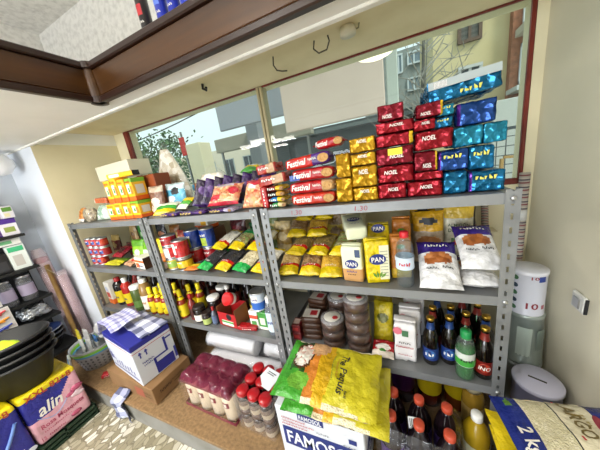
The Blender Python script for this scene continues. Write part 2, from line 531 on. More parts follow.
@proto
def make_carton(name, w, d, h, side, bands=(), panels=(), texts=(), bev=.003, top=None, lid=True):
    """folded card box standing on its base. bands: (z0, z1, m) around; panels: (face, x0, x1, z0, z1, m); face f front, r right, t top, l"""
    o = root(name)
    MB().box(-w/2, w/2, -d/2, d/2, 0, h, 0, bev).build('box_body', side, o)
    for z0, z1, m in bands:
        e = .0006
        MB().box(-w/2-e, w/2+e, -d/2-e, d/2+e, h*z0, h*z1, 0, bev).build('printed_band', m, o)
    if top:
        MB().box(-w/2+.002, w/2-.002, -d/2+.002, d/2-.002, h, h+.0012, 0, 0).build('top_flap', top, o)
    def frame(face):
        return {'f': ((-w/2, -d/2-.0012, 0), (1, 0, 0), (0, 0, 1), w), 'r': ((w/2+.0012, -d/2, 0), (0, 1, 0), (0, 0, 1), d),
                'l': ((-w/2-.0012, d/2, 0), (0, -1, 0), (0, 0, 1), d), 't': ((-w/2, -d/2, h+.002), (1, 0, 0), (0, 1, 0), w)}[face]
    for i, (face, x0, x1, z0, z1, m) in enumerate(panels):
        og, ux, uz, W = frame(face); H = d if face == 't' else h
        og = Vector(og)+Vector(ux).cross(Vector(uz))*.0002*i
        p = [Vector(og)+Vector(ux)*(x*W)+Vector(uz)*(z*H) for x, z in ((x0, z0), (x1, z0), (x1, z1), (x0, z1))]
        q = MB(); q.quad(*[tuple(a) for a in p]); q.build('printed_panel', m, o)
    for (face, s, cx, cz, tw, th, m, *it) in texts:
        og, ux, uz, W = frame(face); H = d if face == 't' else h
        c = Vector(og)+Vector(ux)*(cx*W)+Vector(uz)*(cz*H)+Vector(ux).cross(Vector(uz))*.0022
        write(o, s, tw*W, th*H, m, plane_fn(c, ux, uz), True, it[0] if it else 0)
    return o

@proto
def make_brick(name, w, d, h, front, side, band=None, badge=None, mark=None, mark_m=None, top=None, seed=1, panel=None, leaf=None, extra=None, amp=.004, small=None, badge_z=.55):
    """paper bag folded into a brick: body, folded top, round badge with lettering"""
    o = root(name)
    mats = [front, side] + ([band[2]] if band else [])
    def mf(t, ax, s):
        z = (t[2]+1)/2
        if band and band[0] <= z <= band[1]: return 2
        return 1 if ax == 0 else 0
    softbox(mb := MB(), w, d, h*.96, .008, 8, amp, seed, mf)
    mb.build('bag_body', mats, o, True)
    f = MB(); softbox(f, w*.94, d*.5, h*.035, .004, 4, .001, seed)
    f.v = [(x, y, z+h*.955) for x, y, z in f.v]
    f.build('folded_top', top or front, o, True)
    if panel:
        a0, a1, z0, z1, m = panel
        q = MB(); q.quad(*[(w*x, -d/2-.0006, h*z) for x, z in ((a0, z0), (a1, z0), (a1, z1), (a0, z1))]); q.build('printed_panel', m, o)
        for k in range(9):
            if small: break
            z = z0+(z1-z0)*(.1+.09*k)
            q = MB(); q.quad(*[(w*x, -d/2-.001, h*zz) for x, zz in ((a0+.03, z), (a1-.05, z), (a1-.05, z+.014), (a0+.03, z+.014))]); q.build('print_line', P('#8a8a7a'), o)
    if badge:
        bm_, br = badge
        p = MB(); p.lathe([(br, 0), (br*.95, .0008)], 20)
        p.v = [(x*1.15, -d/2-.0012-z, h*badge_z+y*.82) for x, y, z in p.v]; p.f = [q[::-1] for q in p.f]
        b = p.build('badge', bm_, o)
        if mark: write(b, mark, br*1.7, br*.75, mark_m, plane_fn((0, -d/2-.0028, h*badge_z), (1, 0, 0), (0, 0, 1)))
    elif mark:
        write(o, mark, w*.7, h*.07, mark_m, plane_fn((0, -d/2-.002, h*badge_z), (1, 0, 0), (0, 0, 1)))
    if leaf:
        for k, a in enumerate((-.6, -.15, .35, .8)):
            q = MB(); L = h*.2
            c = (-.05*w+k*.05*w, h*.14)
            t = (c[0]+L*math.sin(a)*.8, c[1]+L*math.cos(a)*.8); nx, nz = math.cos(a)*w*.06, -math.sin(a)*w*.06
            mid = ((c[0]+t[0])/2, (c[1]+t[1])/2)
            q.quad((c[0], -d/2-.0011-.0002*k, c[1]), (mid[0]+nx, -d/2-.0011-.0002*k, mid[1]+nz), (t[0], -d/2-.0011-.0002*k, t[1]), (mid[0]-nx, -d/2-.0011-.0002*k, mid[1]-nz))
            q.build('leaf_print', leaf, o)
    if extra:
        for (s, z, tw, th, m) in extra:
            write(o, s, w*tw, h*th, m, plane_fn((0, -d/2-.0022, h*z), (1, 0, 0), (0, 0, 1)), True)
    return o

@proto
def make_tub_pack(r, h, n, paste, lid_m):
    """round paste blocks piled in one clear tube with a printed top"""
    o = root('paste_tub')
    e = h/n
    for k in range(n):
        MB().lathe([(r*.86, k*e+.001), (r*.97, k*e+.006), (r*.97, k*e+e*.72), (r*.9, k*e+e*.78)], 24).build('paste_block', paste, o, True)
    pr = []
    for k in range(n):
        pr += [(r*.9, k*e), (r, k*e+.007), (r, k*e+e*.75), (r*.93, k*e+e*.9)]
    MB().lathe(pr + [(r*.93, h)], 24, cap0=False, cap1=False).build('clear_tub', clear('#ffffff', .03, None), o, True)
    l = MB().lathe([(r*.95, h-e*.2), (r*.98, h-e*.16), (r*.96, h), (0.001, h+.0006)], 24, cap1=False).build('lid', [clear('#ffffff', .2, None)], o, True)
    MB().lathe([(r*.7, h+.001), (r*.68, h+.002)], 24).build('round_label', lid_m[0], l, True)
    MB().lathe([(r*.24, h+.0022), (r*.23, h+.003)], 14, (r*.3, -r*.1, 0)).build('seal_print', lid_m[1], l, True)
    return o
# ------------------------------------------------------------------ the setting
PLZ = .15                    # top of the wooden platform
T1, T2, T3, T3B = 1.2755, .9065, .531, .501   # where goods stand on each shelf
WALLC = P('#e6dcba', .75, 0, (9, .12), .3, (3, '#ddd2ae'))
RWALL = P('#e0dac4', .5, 0, (7, .1), .35, (2, '#d6d0b9'))
SOFF = P('#e8dab4', .75, 0, (12, .15), .3, (4, '#dccca2'))
CREAMW = P('#cfcfd2', .6, 0, (6, .05), .3)
PLASTER = P('#e6e5e2', .9, 0, (30, .5, .015), .2, (26, '#cfcecb'))
REDF = P('#7a2a1e', .45, 0, (30, .1), .4, (8, '#5c1d16'))

def terrazzo():
    m, nt, out = new_mat('crazy_paving')
    p = nt.nodes.new('ShaderNodeBsdfPrincipled'); p.inputs['Roughness'].default_value = .35
    vec = coords(nt, (1.6, 1, 1))
    v = nt.nodes.new('ShaderNodeTexVoronoi'); v.inputs['Scale'].default_value = 20; nt.links.new(vec, v.inputs['Vector'])
    e = nt.nodes.new('ShaderNodeTexVoronoi'); e.feature = 'DISTANCE_TO_EDGE'; e.inputs['Scale'].default_value = 20; nt.links.new(vec, e.inputs['Vector'])
    sep = nt.nodes.new('ShaderNodeSeparateColor'); nt.links.new(v.outputs['Color'], sep.inputs[0])
    c1 = ramp(nt, sep.outputs[1], [(0, '#877f69'), (.35, '#978f78'), (.6, '#a9a18b'), (.85, '#dad6ca')])
    c2 = ramp(nt, noise_node(nt, 90, 3).outputs['Fac'], [(.35, '#6e6755'), (.65, '#888069')])
    mx = nt.nodes.new('ShaderNodeMix'); mx.data_type = 'RGBA'
    st = ramp(nt, e.outputs['Distance'], [(.03, '#000000'), (.09, '#ffffff')])
    nt.links.new(st, mx.inputs['Factor']); nt.links.new(c2, mx.inputs[6]); nt.links.new(c1, mx.inputs[7])
    nt.links.new(mx.outputs[2], p.inputs['Base Color']); nt.links.new(p.outputs[0], out.inputs[0])
    return m
def wood(a, b, scale, rough, stretch=(1, 14, 14), bump=.05):
    m, nt, out = new_mat('wood')
    p = nt.nodes.new('ShaderNodeBsdfPrincipled'); p.inputs['Roughness'].default_value = rough
    n = noise_node(nt, scale, 6, coords(nt, stretch))
    nt.links.new(ramp(nt, n.outputs['Fac'], [(.3, a), (.7, b)]), p.inputs['Base Color'])
    add_bump(nt, p, n.outputs['Fac'], bump)
    nt.links.new(p.outputs[0], out.inputs[0])
    return m
BROWNX = wood('#38200c', '#523212', 1.6, .34); BROWNY = wood('#38200c', '#523212', 1.6, .34, (14, 1, 14)); DARKW = P('#2c1810', .35)
CHIP = wood('#735a3b', '#957752', 60, .8, (1, 1, 1), .3)

structure('floor', MB().box(-6, .6, -4, 1.5, -.05, 0), terrazzo())
structure('wall_right', MB().box(.6, .72, -4, 1.62, 0, 3), RWALL)
structure('wall_back', MB().box(-6, -3.0, -4.12, -4, 0, 3).box(-.2, .72, -4.12, -4, 0, 3).box(-3.0, -.2, -4.12, -4, 2.3, 3), CREAMW)
structure('back_street', MB().box(-12, 8, -20, -4.12, -.2, -.02), P('#a8a6a0', .8))
structure('wall_far', MB().box(-6.1, -6, -4.12, -1.2, 0, 3), CREAMW)
structure('wall_partition', MB().box(-6, -3.02, -1.2, -1.1, 0, 3), CREAMW)
structure('wall_left', MB().box(-3.14, -3.02, -1.1, 1.62, 0, 3), P('#c2c8d0', .7))
structure('ceiling', MB().box(-6.1, .72, -4.12, 1.62, 2.95, 3.05), PLASTER)
w = MB().box(-3.02, .6, 1.5, 1.62, 0, 1.2).box(-3.02, -2.36, 1.5, 1.62, 1.2, 2.95).box(.56, .6, 1.5, 1.62, 1.2, 2.95).box(-2.36, .56, 1.5, 1.62, 2.0, 2.95)
structure('wall_front', w, WALLC)
pier = MB().box(-3.02, -2.51, .9, 1.5, 0, 1.905)
pier.m = [0, 0, 0, 0, 0, 1]
structure('white_pillar', pier, [P('#d4d8df', .5, 0, (4, .03)), WALLC])
structure('loft_wall', MB().box(-3.02, -2.96, -1.1, 1.44, 2.05, 2.95).box(-2.96, .6, 1.42, 1.5, 2.07, 2.95), PLASTER)
# soffit over the window, its plaster edge strip
structure('soffit_ceiling', MB().box(-2.51, .6, .915, 1.5, 2.0, 2.06), SOFF)
structure('trim_1', MB().box(-3.0, .6, .885, .915, 1.892, 2.06, 0, .004), P('#eeece5', .7, 0, (14, .25), .3, (9, '#e0dcd2')))
# loft running round two sides, board front
LX, LY = -1.345, .80
loft = MB().box(-3.02, LX, -1.1, .885, 1.90, 2.045).box(LX, .6, LY+.005, .885, 1.90, 2.045).box(-3.02, -2.51, .885, 1.5, 1.905, 2.045)
structure('loft_ceiling', loft, P('#f4f3ef', .7, 0, (5, .1), .3, (3, '#ecebe6')))
fb = MB()
def profile_run(mb, a, b, nrm, m=0):
    """board front with a cap above, a thin bead and a lower lip"""
    for (o0, o1, z0, z1, mm) in ((0, .022, 1.915, 2.03, m), (0, .036, 2.03, 2.058, 2), (0, .026, 1.917, 1.922, m), (0, .032, 1.888, 1.915, 2)):
        if nrm == 'y': mb.box(a, b, LY-o1, LY-o0, z0, z1, mm, .005)
        else: mb.box(LX+o0, LX+o1, a, b, z0, z1, mm, .005)
profile_run(fb, LX, .6, 'y', 0); profile_run(fb, -1.1, LY, 'x', 1)
fb.lathe([(.036, 1.888, 2), (.034, 1.915, 1), (.03, 2.03, 2), (.042, 2.032, 2), (.042, 2.058, 2)], 20, (LX+.018, LY-.018, 0))
structure('trim_2', fb, [BROWNX, BROWNY, DARKW])

# window: frame, mullion, two panes
PANE = clear('#f0f6f4', .015, None, .0, '#bfc8c8')
def window(name, x0, x1, fr):
    o = root(name); o['kind'] = 'structure'
    f = MB()
    for b in fr: f.box(*b, 0, .004)
    structure('window_frame', f, [REDF], o)
    structure('pane', MB().box(x0, x1, 1.512, 1.516, 1.2, 2.0), PANE, o)
window('window_1', -2.31, -.865, [(-2.36, -2.305, 1.495, 1.525, 1.2, 2.0), (-2.305, -.865, 1.50, 1.525, 1.993, 2.0), (-2.305, -.865, 1.495, 1.525, 1.2, 1.23)])
window('window_2', -.825, .55, [(.543, .56, 1.498, 1.52, 1.2, 2.0), (-.825, .543, 1.50, 1.52, 1.992, 2.0), (-.825, .543, 1.495, 1.525, 1.2, 1.23)])
structure('trim_3', MB().box(-.868, -.848, 1.5, 1.57, 1.2, 2.0, 0, .003).box(-.843, -.822, 1.5, 1.57, 1.2, 2.0, 0, .003).box(-.85, -.84, 1.52, 1.56, 1.2, 2.0), P('#a89c78', .5, .1))
# platform of chipboard on a concrete step
structure('platform_floor', MB().box(-3.02, .6, .55, 1.5, 0, .128), P('#8c8a84', .85, 0, (14, .4), .3, (5, '#757269')))
structure('trim_4', MB().box(-3.02, .6, .545, 1.5, .128, .1495, 0, .003), CHIP)

# ------------------------------------------------------------------ slotted-angle shelving
STEEL = P('#86888a', .45, .4, (20, .06), .5, (6, '#76787a'))
def angle_post(parent, x, y, sx, sy, h, holes=True):
    """slotted L angle: flange along x facing front, flange along y; sx, sy = directions of the flanges"""
    mb = MB(); W = .04; t = .002
    def strip(fn):
        z = 0.0; hz = .02; gap = .026
        a, b = W*.41, W*.6
        mb.quad(fn(0, 0), fn(a, 0), fn(a, h), fn(0, h)); mb.quad(fn(b, 0), fn(W, 0), fn(W, h), fn(b, h))
        while z < h:
            z1 = min(h, z+gap); mb.quad(fn(a, z), fn(b, z), fn(b, z1), fn(a, z1)); z = z1+hz
    if holes:
        for off in (0, t):
            strip(lambda u, z: (x+sx*u, y+sy*off, PLZ+z))
            strip(lambda u, z: (x+sx*off, y+sy*u, PLZ+z))
    else:
        mb.box(min(x, x+sx*W), max(x, x+sx*W), min(y, y+sy*t), max(y, y+sy*t), PLZ, PLZ+h)
        mb.box(min(x, x+sx*t), max(x, x+sx*t), min(y, y+sy*W), max(y, y+sy*W), PLZ, PLZ+h)
    p = mb.build('post', STEEL, parent)
    if y < 1:
        for z in ((T1, T2, T3) if parent.name != 'shelving_unit.002' else (T1, T2, T3B)):
            MB().lathe([(.008, 0), (.008, .003), (.005, .005)], 10).build('bolt', metal('#b8babc'), p, True)
            bo = p.children[-1]; bo.location = (x+sx*.02, y-.0005, z-.018); bo.rotation_euler = (PI/2, 0, 0)
    return p
def shelving(x0, x1, levels, label):
    o = root('shelving_unit'); tag(o, label, 'shelving', 'steel shelving along the window')
    o.location = (0, 0, 0)
    H = T1-PLZ+.01
    for x, sx in ((x0, 1), (x1, -1)):
        angle_post(o, x, .898, sx, 1, H); angle_post(o, x, 1.402, sx, -1, H)
    boards = []
    for z in levels:
        b = MB(); zt = z-.0012
        b.box(x0+.003, x1-.003, .902, 1.398, zt-.0018, zt)
        b.box(x0+.003, x1-.003, .9015, .9035, zt-.036, zt-.0018); b.box(x0+.003, x1-.003, .9035, .915, zt-.036, zt-.034)
        b.box(x0+.003, x1-.003, 1.3965, 1.3985, zt-.036, zt-.0018)
        b.box(x0+.003, x0+.005, .9035, 1.3965, zt-.036, zt-.0018); b.box(x1-.005, x1-.003, .9035, 1.3965, zt-.036, zt-.0018)
        boards.append(b.build('shelf_board', STEEL, o))
    return o, boards
U1, B1 = shelving(-2.44, -1.503, (T1, T2, T3), 'grey steel shelving unit beside the white pier, juice cartons on top')
U2, B2 = shelving(-1.487, -.632, (T1, T2, T3), 'grey steel shelving unit in the middle, purple bars on top')
U3, B3 = shelving(-.612, .338, (T1, T2, T3B), 'grey steel shelving unit by the beige wall, red and blue packs on top')
MARK = P('#86142a', .6)
for s, x in (('1.30', -.425), ('1.30', -.145)):
    write(B3[0], s, .05, .02, MARK, plane_fn((x, .9012, T1-.02), (1, 0, 0), (0, 0, 1)), False, .1)

# ------------------------------------------------------------------ small fittings overhead and on the wall
o = root('lamp_holder')
MB().lathe([(.034, 0), (.036, .012), (.033, .03), (.03, .032)], 20).build('holder_body', P('#d8d2bc', .4), o, True)
MB().tube([(.03, 0, .012), (.045, .01, .02), (.05, .0, .033)], .003).build('wire', P('#8a8060', .6), o, True)
put(o, 'cream ceramic lamp holder hanging under the beige soffit above the window', 'lamp holder', (-.185, 1.2, 1.968))
for nm, lb, pts in (
    ('wire_loop', 'short loop of loose wire under the soffit beside the lamp holder', [(-.34, 1.2, 1.998), (-.35, 1.21, 1.97), (-.33, 1.22, 1.95), (-.29, 1.22, 1.953), (-.27, 1.2, 1.975), (-.275, 1.2, 1.998)]),
    ('loose_wire', 'dark loose wire end hanging from the beige soffit near the mullion', [(-.56, 1.2, 1.998), (-.57, 1.21, 1.965), (-.56, 1.22, 1.942), (-.54, 1.24, 1.938), (-.52, 1.26, 1.94)]),
    ('wire_hook', 'small black wire hook under the soffit over the street-side tree', [(-1.04, 1.2, 1.998), (-1.045, 1.2, 1.975), (-1.03, 1.21, 1.965), (-1.02, 1.2, 1.975)])):
    tag(MB().tube(pts, .0035 if nm != 'wire_hook' else .008).build(nm, P('#4a4030' if nm != 'wire_hook' else '#181514', .6), None, True), lb, 'wire')
o = root('wall_switch')
MB().box(-.012, 0, -.035, .035, -.035, .035, 0, .005).build('switch_plate', P('#d9d9d4', .3), o)
MB().box(-.018, -.011, -.018, .018, -.022, .02, 0, .003).build('rocker', metal('#c4c6c8', .3), o)
MB().box(-.011, -.001, -.038, -.034, -.03, .03, 0, .001).build('cover_edge', INK, o)
put(o, 'small white and metal switch on the beige wall beside the round tins', 'switch', (.599, 1.065, .81))
o = root('pendant_globe_lamp')
MB().lathe([(.001, -.085), (.05, -.07), (.082, -.02), (.082, .02), (.05, .07), (.001, .085)], 20).build('globe', P('#e8e8ea', .3), o, True)
MB().lathe([(.03, .075), (.034, .098)], 14).build('lamp_neck', P('#cfcfd0', .4), o, True)
put(o, 'white globe lamp hanging under the loft beside the white pier', 'lamp', (-2.76, .78, 1.80))
# ------------------------------------------------------------------ street beyond the window
structure('ground_street', MB().box(-40, 20, 4.9, 40, -.3, -.1), P('#84847f', .8, 0, (3, .2)))
structure('ground_sidewalk', MB().box(-40, 20, 1.62, 4.9, -.3, -.1), P('#c4c0b4', .8, 0, (4, .2)))
def facade_window(parent, x0, x1, z0, z1, y, frame, glass, bars=1):
    f = MB(); t = .07
    f.box(x0, x0+t, y-.06, y, z0, z1).box(x1-t, x1, y-.06, y, z0, z1).box(x0, x1, y-.07, y, z0, z0+t).box(x0, x1, y-.07, y, z1-t, z1)
    for k in range(bars): 
        xm = x0+(x1-x0)*(k+1)/(bars+1); f.box(xm-.03, xm+.03, y-.05, y, z0, z1)
    w = f.build('facade_window', frame, parent)
    MB().box(x0+t, x1-t, y-.02, y-.01, z0+t, z1-t).build('pane', glass, w)
    return w
DK = P('#3a4044', .15); DKS = stripes(['#5a5850', '#45443e'], 9)
b = root('apartment_building')
MB().box(.92, 2.5, 8, 12, -.1, 6).build('facade', P('#c9b98e', .8, 0, (5, .2), .3, (1.2, '#bdac80')), b)
facade_window(b, 1.46, 1.96, 3.8, 4.5, 7.99, P('#5c4534', .6), DKS); facade_window(b, 1.48, 2.0, 2.75, 3.28, 7.99, P('#b9b9b4', .5), DK)
MB().box(2.5, 3.1, 7.8, 12, -.1, 6).build('brick_bay', P('#a06a50', .8, 0, (20, .3), .3, (9, '#7a4f3a')), b)
MB().box(2.55, 3.3, 7.3, 7.8, 3.55, 3.7).build('balcony', P('#b5ad9c', .7), b)
facade_window(b, 2.66, 3.0, 3.75, 4.7, 7.79, P('#cfd4d4', .5), DK, 0); facade_window(b, 2.66, 3.0, 2.55, 3.4, 7.79, P('#cfd4d4', .5), DK, 0)
MB().box(2.45, 4.5, 7.2, 7.8, 2.36, 2.46).build('ledge', P('#b9bcb8', .7), b)
tag(b, 'beige apartment building with brick bay and two windows seen through the glass', 'building')
b = root('office_building')
MB().box(-1.6, 1.64, 14, 20, -.1, 6.1).build('facade', P('#8f9692', .7, 0, (3, .3), .3, (2, '#6c726d')), b)
for i, (x0, x1, z0, z1) in enumerate(((-.25, .33, 5.1, 5.95), (.52, 1.41, 5.35, 5.9), (.5, 1.4, 4.2, 4.8))):
    facade_window(b, x0, x1, z0, z1, 13.99, P('#c3cbcc', .5), P('#6f8089', .15), 2)
tag(b, 'grey office building behind the bare tree, between pink board and beige facade', 'building')
b = root('dark_shopfront')
MB().box(-5.2, .5, 9, 11, -.1, 2.75).build('facade', P('#3c4240', .7, 0, (3, .3)), b)
for k in range(5): MB().box(-5+k*1.1, -4.1+k*1.1, 8.96, 9, 0, 2.3).build('shutter', stripes(['#444a48', '#363b3a'], 12), b)
MB().box(-5.3, .6, 8.6, 9, 2.5, 2.62).build('cornice', P('#59605e', .6), b)
tag(b, 'low dark shopfront across the street below the pink board', 'building')
b = root('far_building')
MB().box(-20, -8.2, 17, 20, -.1, 3.9).build('facade', P('#cfc4ae', .8), b)
for k in range(5): facade_window(b, -18.5+k*2.1, -17.4+k*2.1, 1.5, 3.0, 16.99, P('#9aa2a0', .5), DK)
tag(b, 'pale far building low behind the street tree', 'building')
def wall_piece(name, bx, m, lb, cat, extra=None):
    o = root(name); MB().box(*bx, 0, .01).build('board', m, o)
    if extra: extra(o)
    return tag(o, lb, cat)
PINK = P('#d0bcb0', .7, 0, (2, .05), .3, (1, '#c6b2a7'))
def rods(xs, y, z0, z1):
    def f(o):
        for x in xs: MB().box(x-.02, x+.02, y-.02, y+.02, z0, z1).build('hanger_rod', metal('#8a8c8c'), o)
        MB().box(xs[0]-.2, xs[-1]+.2, y+.03, y+.06, z0-.3, z0-.25).build('back_rail', metal('#8a8c8c'), o)
    return f
wall_piece('hanging_board', (-1.38, -.12, 3.0, 3.05, 1.9, 2.75), PINK, 'large blank pinkish board hung outside behind the mullion', 'board', rods((-1.2, -.3), 3.02, 2.75, 3.6))
wall_piece('awning_board', (-2.72, -1.43, 3.3, 3.36, 2.2, 3.2), P('#9a9ca4', .7), 'blue-grey board of the awning outside the nearer pane', 'board', rods((-2.5, -1.6), 3.33, 3.2, 3.6))
wall_piece('awning_beam', (-3.6, -1.4, 4.1, 4.25, 1.98, 2.25), P('#8f8b7c', .7), 'olive-grey beam below the awning board outside', 'beam', rods((-3.5, -1.5), 4.17, -.1, 1.98))
wall_piece('cream_column', (-5.1, -4.62, 4.7, 5.1, -.1, 2.42), P('#c9c0a2', .7), 'cream square column outside beside the red banner', 'column')
wall_piece('grey_column', (-2.62, -2.36, 3.9, 4.1, -.1, 2.4), P('#84888c', .6), 'blue-grey column outside under the awning beam', 'column')
wall_piece('pale_column', (-.1, .02, 3.0, 3.1, -.1, 3.0), P('#aeb3ab', .6), 'thin pale column outside at the edge of the pink board', 'column')
o = root('red_banner')
MB().box(-.1, .1, -.01, .01, 2.35, 2.85).build('banner_cloth', P('#b3261e', .6), o)
MB().box(-.02, .02, .012, .05, 0, 3).build('pole', metal('#8a8c8c'), o)
put(o, 'narrow red banner on a pole beside the leafy street tree', 'banner', (-5.72, 5.2, -.1))
o = root('street_power_cable')
for k, (z0, z1) in enumerate(((4.7, 6.0), (4.3, 5.3), (5.6, 4.9))):
    MB().tube([(-19+i*1.6, 10, z0+(z1-z0)*i/8-.25*math.sin(PI*i/8)) for i in range(9)], .03, 5).build('strand', INK, o)
tag(o, 'dark overhead power cables crossing the pale sky outside', 'cable')
# trees
def tree(name, at, h, crown, label, leafy=True, seed=2):
    rnd = random.Random(seed); o = root(name); x, y, z = at
    tr = MB(); tr.tube([(0, 0, 0), (.03, 0, h*.3), (-.04, .02, h*.6), (.02, 0, h)], [.14, .11, .07, .02] if leafy else [.07, .06, .04, .015], 8)
    tr.build('trunk', P('#5d5a52', .9), o, True)
    br = MB(); lf = MB()
    for k in range(26 if leafy else 46):
        a = rnd.uniform(0, 2*PI); z0 = h*rnd.uniform(.3, .9); L = crown*rnd.uniform(.5, 1)
        p = [(0, 0, z0), (math.cos(a)*L*.5, math.sin(a)*L*.5, z0+L*.35), (math.cos(a)*L, math.sin(a)*L, z0+L*rnd.uniform(.3, .9))]
        br.tube(p, [.035, .02, .006] if leafy else [.016, .011, .004], 5)
        for q in range(3):
            t = rnd.uniform(.3, 1); c = Vector(p[1]).lerp(Vector(p[2]), t); d = Vector((rnd.uniform(-1, 1), rnd.uniform(-1, 1), rnd.uniform(.1, 1)))*L*.4
            br.tube([c, c+d*.6, c+d], [.008, .006, .003], 4)
        if leafy:
            for q in range(90):
                c = Vector(p[2])+Vector((rnd.gauss(0, .4), rnd.gauss(0, .4), rnd.gauss(0, .35)))*crown*.55
                u = Vector((rnd.uniform(-1, 1), rnd.uniform(-1, 1), rnd.uniform(-1, 1))).normalized()*.09; v = u.orthogonal().normalized()*.055
                lf.quad(tuple(c-u), tuple(c-v), tuple(c+u), tuple(c+v), rnd.randrange(2))
    br.build('branches' if not leafy else 'limbs', P('#8d8a80', .9), o)
    if leafy: lf.build('foliage', [P('#3f5a3c', .8), P('#5a7550', .8)], o)
    o.location = at
    return tag(o, label, 'tree')
tree('leafy_tree', (-11.2, 8.5, -.1), 3.5, 1.6, 'leafy green street tree behind the popcorn bag', True, 4)
tree('bare_tree', (.56, 6.2, -.1), 4.6, 1.1, 'bare grey street tree in front of the grey office building', False, 9)
# fence, ladder and pale wall near the lower corner of the glass
wall_piece('pale_yard_wall', (2.0, 4.6, 7.0, 7.1, -.1, 2.2), P('#b5b6ae', .8), 'pale low yard wall outside under the brick bay', 'wall')
o = root('mesh_fence')
f = MB()
for k in range(15): f.tube([(1.1+k*.1, 4.02, 0), (1.1+k*.1, 4.02, 1.5)], .006, 4)
for k in range(12): f.tube([(1.1, 4.02, .1+k*.12), (2.5, 4.02, .1+k*.12)], .006, 4)
f.build('wire_mesh', metal('#55585a'), o); MB().box(1.08, 2.52, 4.0, 4.04, 1.5, 1.54).build('top_rail', metal('#55585a'), o)
tag(o, 'dark wire mesh fence outside behind the yellow ladder', 'fence')
o = root('yellow_ladder')
for s in (0, .2): MB().box(s, s+.03, 0, .03, 0, 1.3).build('side_rail', P('#96743a', .6), o)
for k in range(5): MB().box(.03, .2, .004, .026, .22+k*.27, .25+k*.27).build('rung', P('#96743a', .6), o)
put(o, 'yellow wooden ladder leaning outside by the red window frame', 'ladder', (1.0, 3.25, -.1), (-6, 4, 10))
o = root('grey_car')
softbox(mb := MB(), 3.6, 1.6, .75, .2, 8, .02, 3); mb.v = [(x, y, z+.25) for x, y, z in mb.v]; mb.build('car_body', P('#8b9096', .25, .3), o, True)
softbox(mb := MB(), 1.9, 1.4, .55, .25, 8, .02, 5, None, True, .25); mb.v = [(x, y, z+.95) for x, y, z in mb.v]; mb.build('cabin', P('#2c3236', .1), o, True)
for x in (-1.1, 1.1):
    for y in (-.75, .75):
        t = MB().lathe([(.3, -.09), (.32, -.07), (.32, .07), (.3, .09)], 18); t.v = [(a+x, c+y, b+.32) for a, b, c in t.v]; t.build('wheel', INK, o, True)
put(o, 'grey car parked across the street, low behind the glass', 'car', (-6.6, 7.6, -.1))

for x, y, z, r, lb in ((-.15, 2.25, 2.225, .14, 'oval lit lamp outside just above the pink board'), (-2.0, 1.85, 2.135, .12, 'lit lamp outside at the top of the nearer pane')):
    o = root('pendant_lamp')
    MB().lathe([(.001, -.02), (r*.7, -.016), (r, 0)], 24, cap1=False).build('diffuser', P('#fff4dc', .4, 0, None, .5, None, 1.6), o, True)
    MB().lathe([(r*1.02, 0), (r*1.02, .03), (.02, .05), (.012, .6)], 24).build('housing', P('#c9c9c4', .4), o, True)
    put(o, lb, 'lamp', (x, y, z), (0, 0, 0), None)
# ------------------------------------------------------------------ top shelf, unit by the wall
NR, NR2 = foil('#8c0e1e'), foil('#760e20'); NRM = P('#e6e2dc', .4); GOLD = foil('#b58816'); BLU = foil('#13648f'); BLU2 = foil('#1c4386'); TEAL = foil('#2180a0')
STK = P('#e3e02a', .5)
YF = .935
def foilpack(x0, x1, z0, z1, y, body, mark, label, cat, group, d=.2, seed=1, yaw=0, roll=0, pitch=0, **k):
    w, h = round(x1-x0+.004, 3), round(z1-z0-.0006, 4)
    o = make_foil_pack('biscuit_pack', w, h, d, body, mark, k.pop('mm', NRM), seed=seed, **k)
    return put(o, label, cat, ((x0+x1)/2, y+d/2, z0+.001), (pitch, roll, yaw), group)
RG, BG, GG = 'red foil biscuit packs on the top shelf', 'blue foil biscuit packs on the top shelf', 'gold foil biscuit packs on the top shelf'
Z0 = T1
for x0, x1, z0, z1, sd, mark, st, lab in (
    (-.080, .020, 0, .061, 1, 'NOEL', None, 'red foil biscuit pack on the shelf beside the gold column, lowest of its column'),
    (-.078, .046, .061, .126, 2, 'NOEL', None, 'red foil biscuit pack second from the bottom of the column beside the gold packs'),
    (-.078, .047, .126, .192, 3, 'NOEL', STK, 'red foil biscuit pack with a square yellow price sticker'),
    (-.076, .047, .192, .238, 4, None, None, 'unmarked flat red foil pack above the one with the yellow sticker'),
    (-.074, .051, .238, .280, 5, 'NOEL', None, 'flat red foil biscuit pack second from the top beside the gold column'),
    (-.066, .020, .280, .338, 6, 'NOEL', None, 'topmost red foil biscuit pack of the column beside the gold packs'),
    (.024, .134, 0, .058, 7, 'NOEL', None, 'red foil biscuit pack on the shelf beside the blue column, lowest of its column'),
    (.046, .136, .058, .090, 8, None, None, 'thin unmarked red foil pack on the lowest red pack beside the blue column'),
    (.049, .120, .090, .160, 9, 'NOEL', None, 'square red foil biscuit pack lettered near its bottom, mid-column beside the blue packs'),
    (.052, .165, .160, .226, 10, 'NOEL', None, 'wide red foil biscuit pack jutting over the blue packs'),
    (.050, .114, .226, .266, 11, 'NOEL', None, 'small red foil pack under the topmost red pack beside the blue column'),
    (.056, .136, .266, .314, 12, 'NOEL', None, 'topmost red foil biscuit pack beside the long blue pack')):
    foilpack(x0, x1, Z0+z0, Z0+z1, YF, NR if sd % 3 else NR2, mark, lab, 'biscuits', RG, seed=sd, tag_m=st, mark_w=.36, mark_at=(.05 if sd % 2 else -.12, -.02 if st else (.12 if sd % 3 else -.22)), mark_h=.22 if not st else .2,
             band=(.72, .95, gloss('#e0b51a')) if sd in (4, 12, 9) else None)
YM = P('#d8d05a', .4)
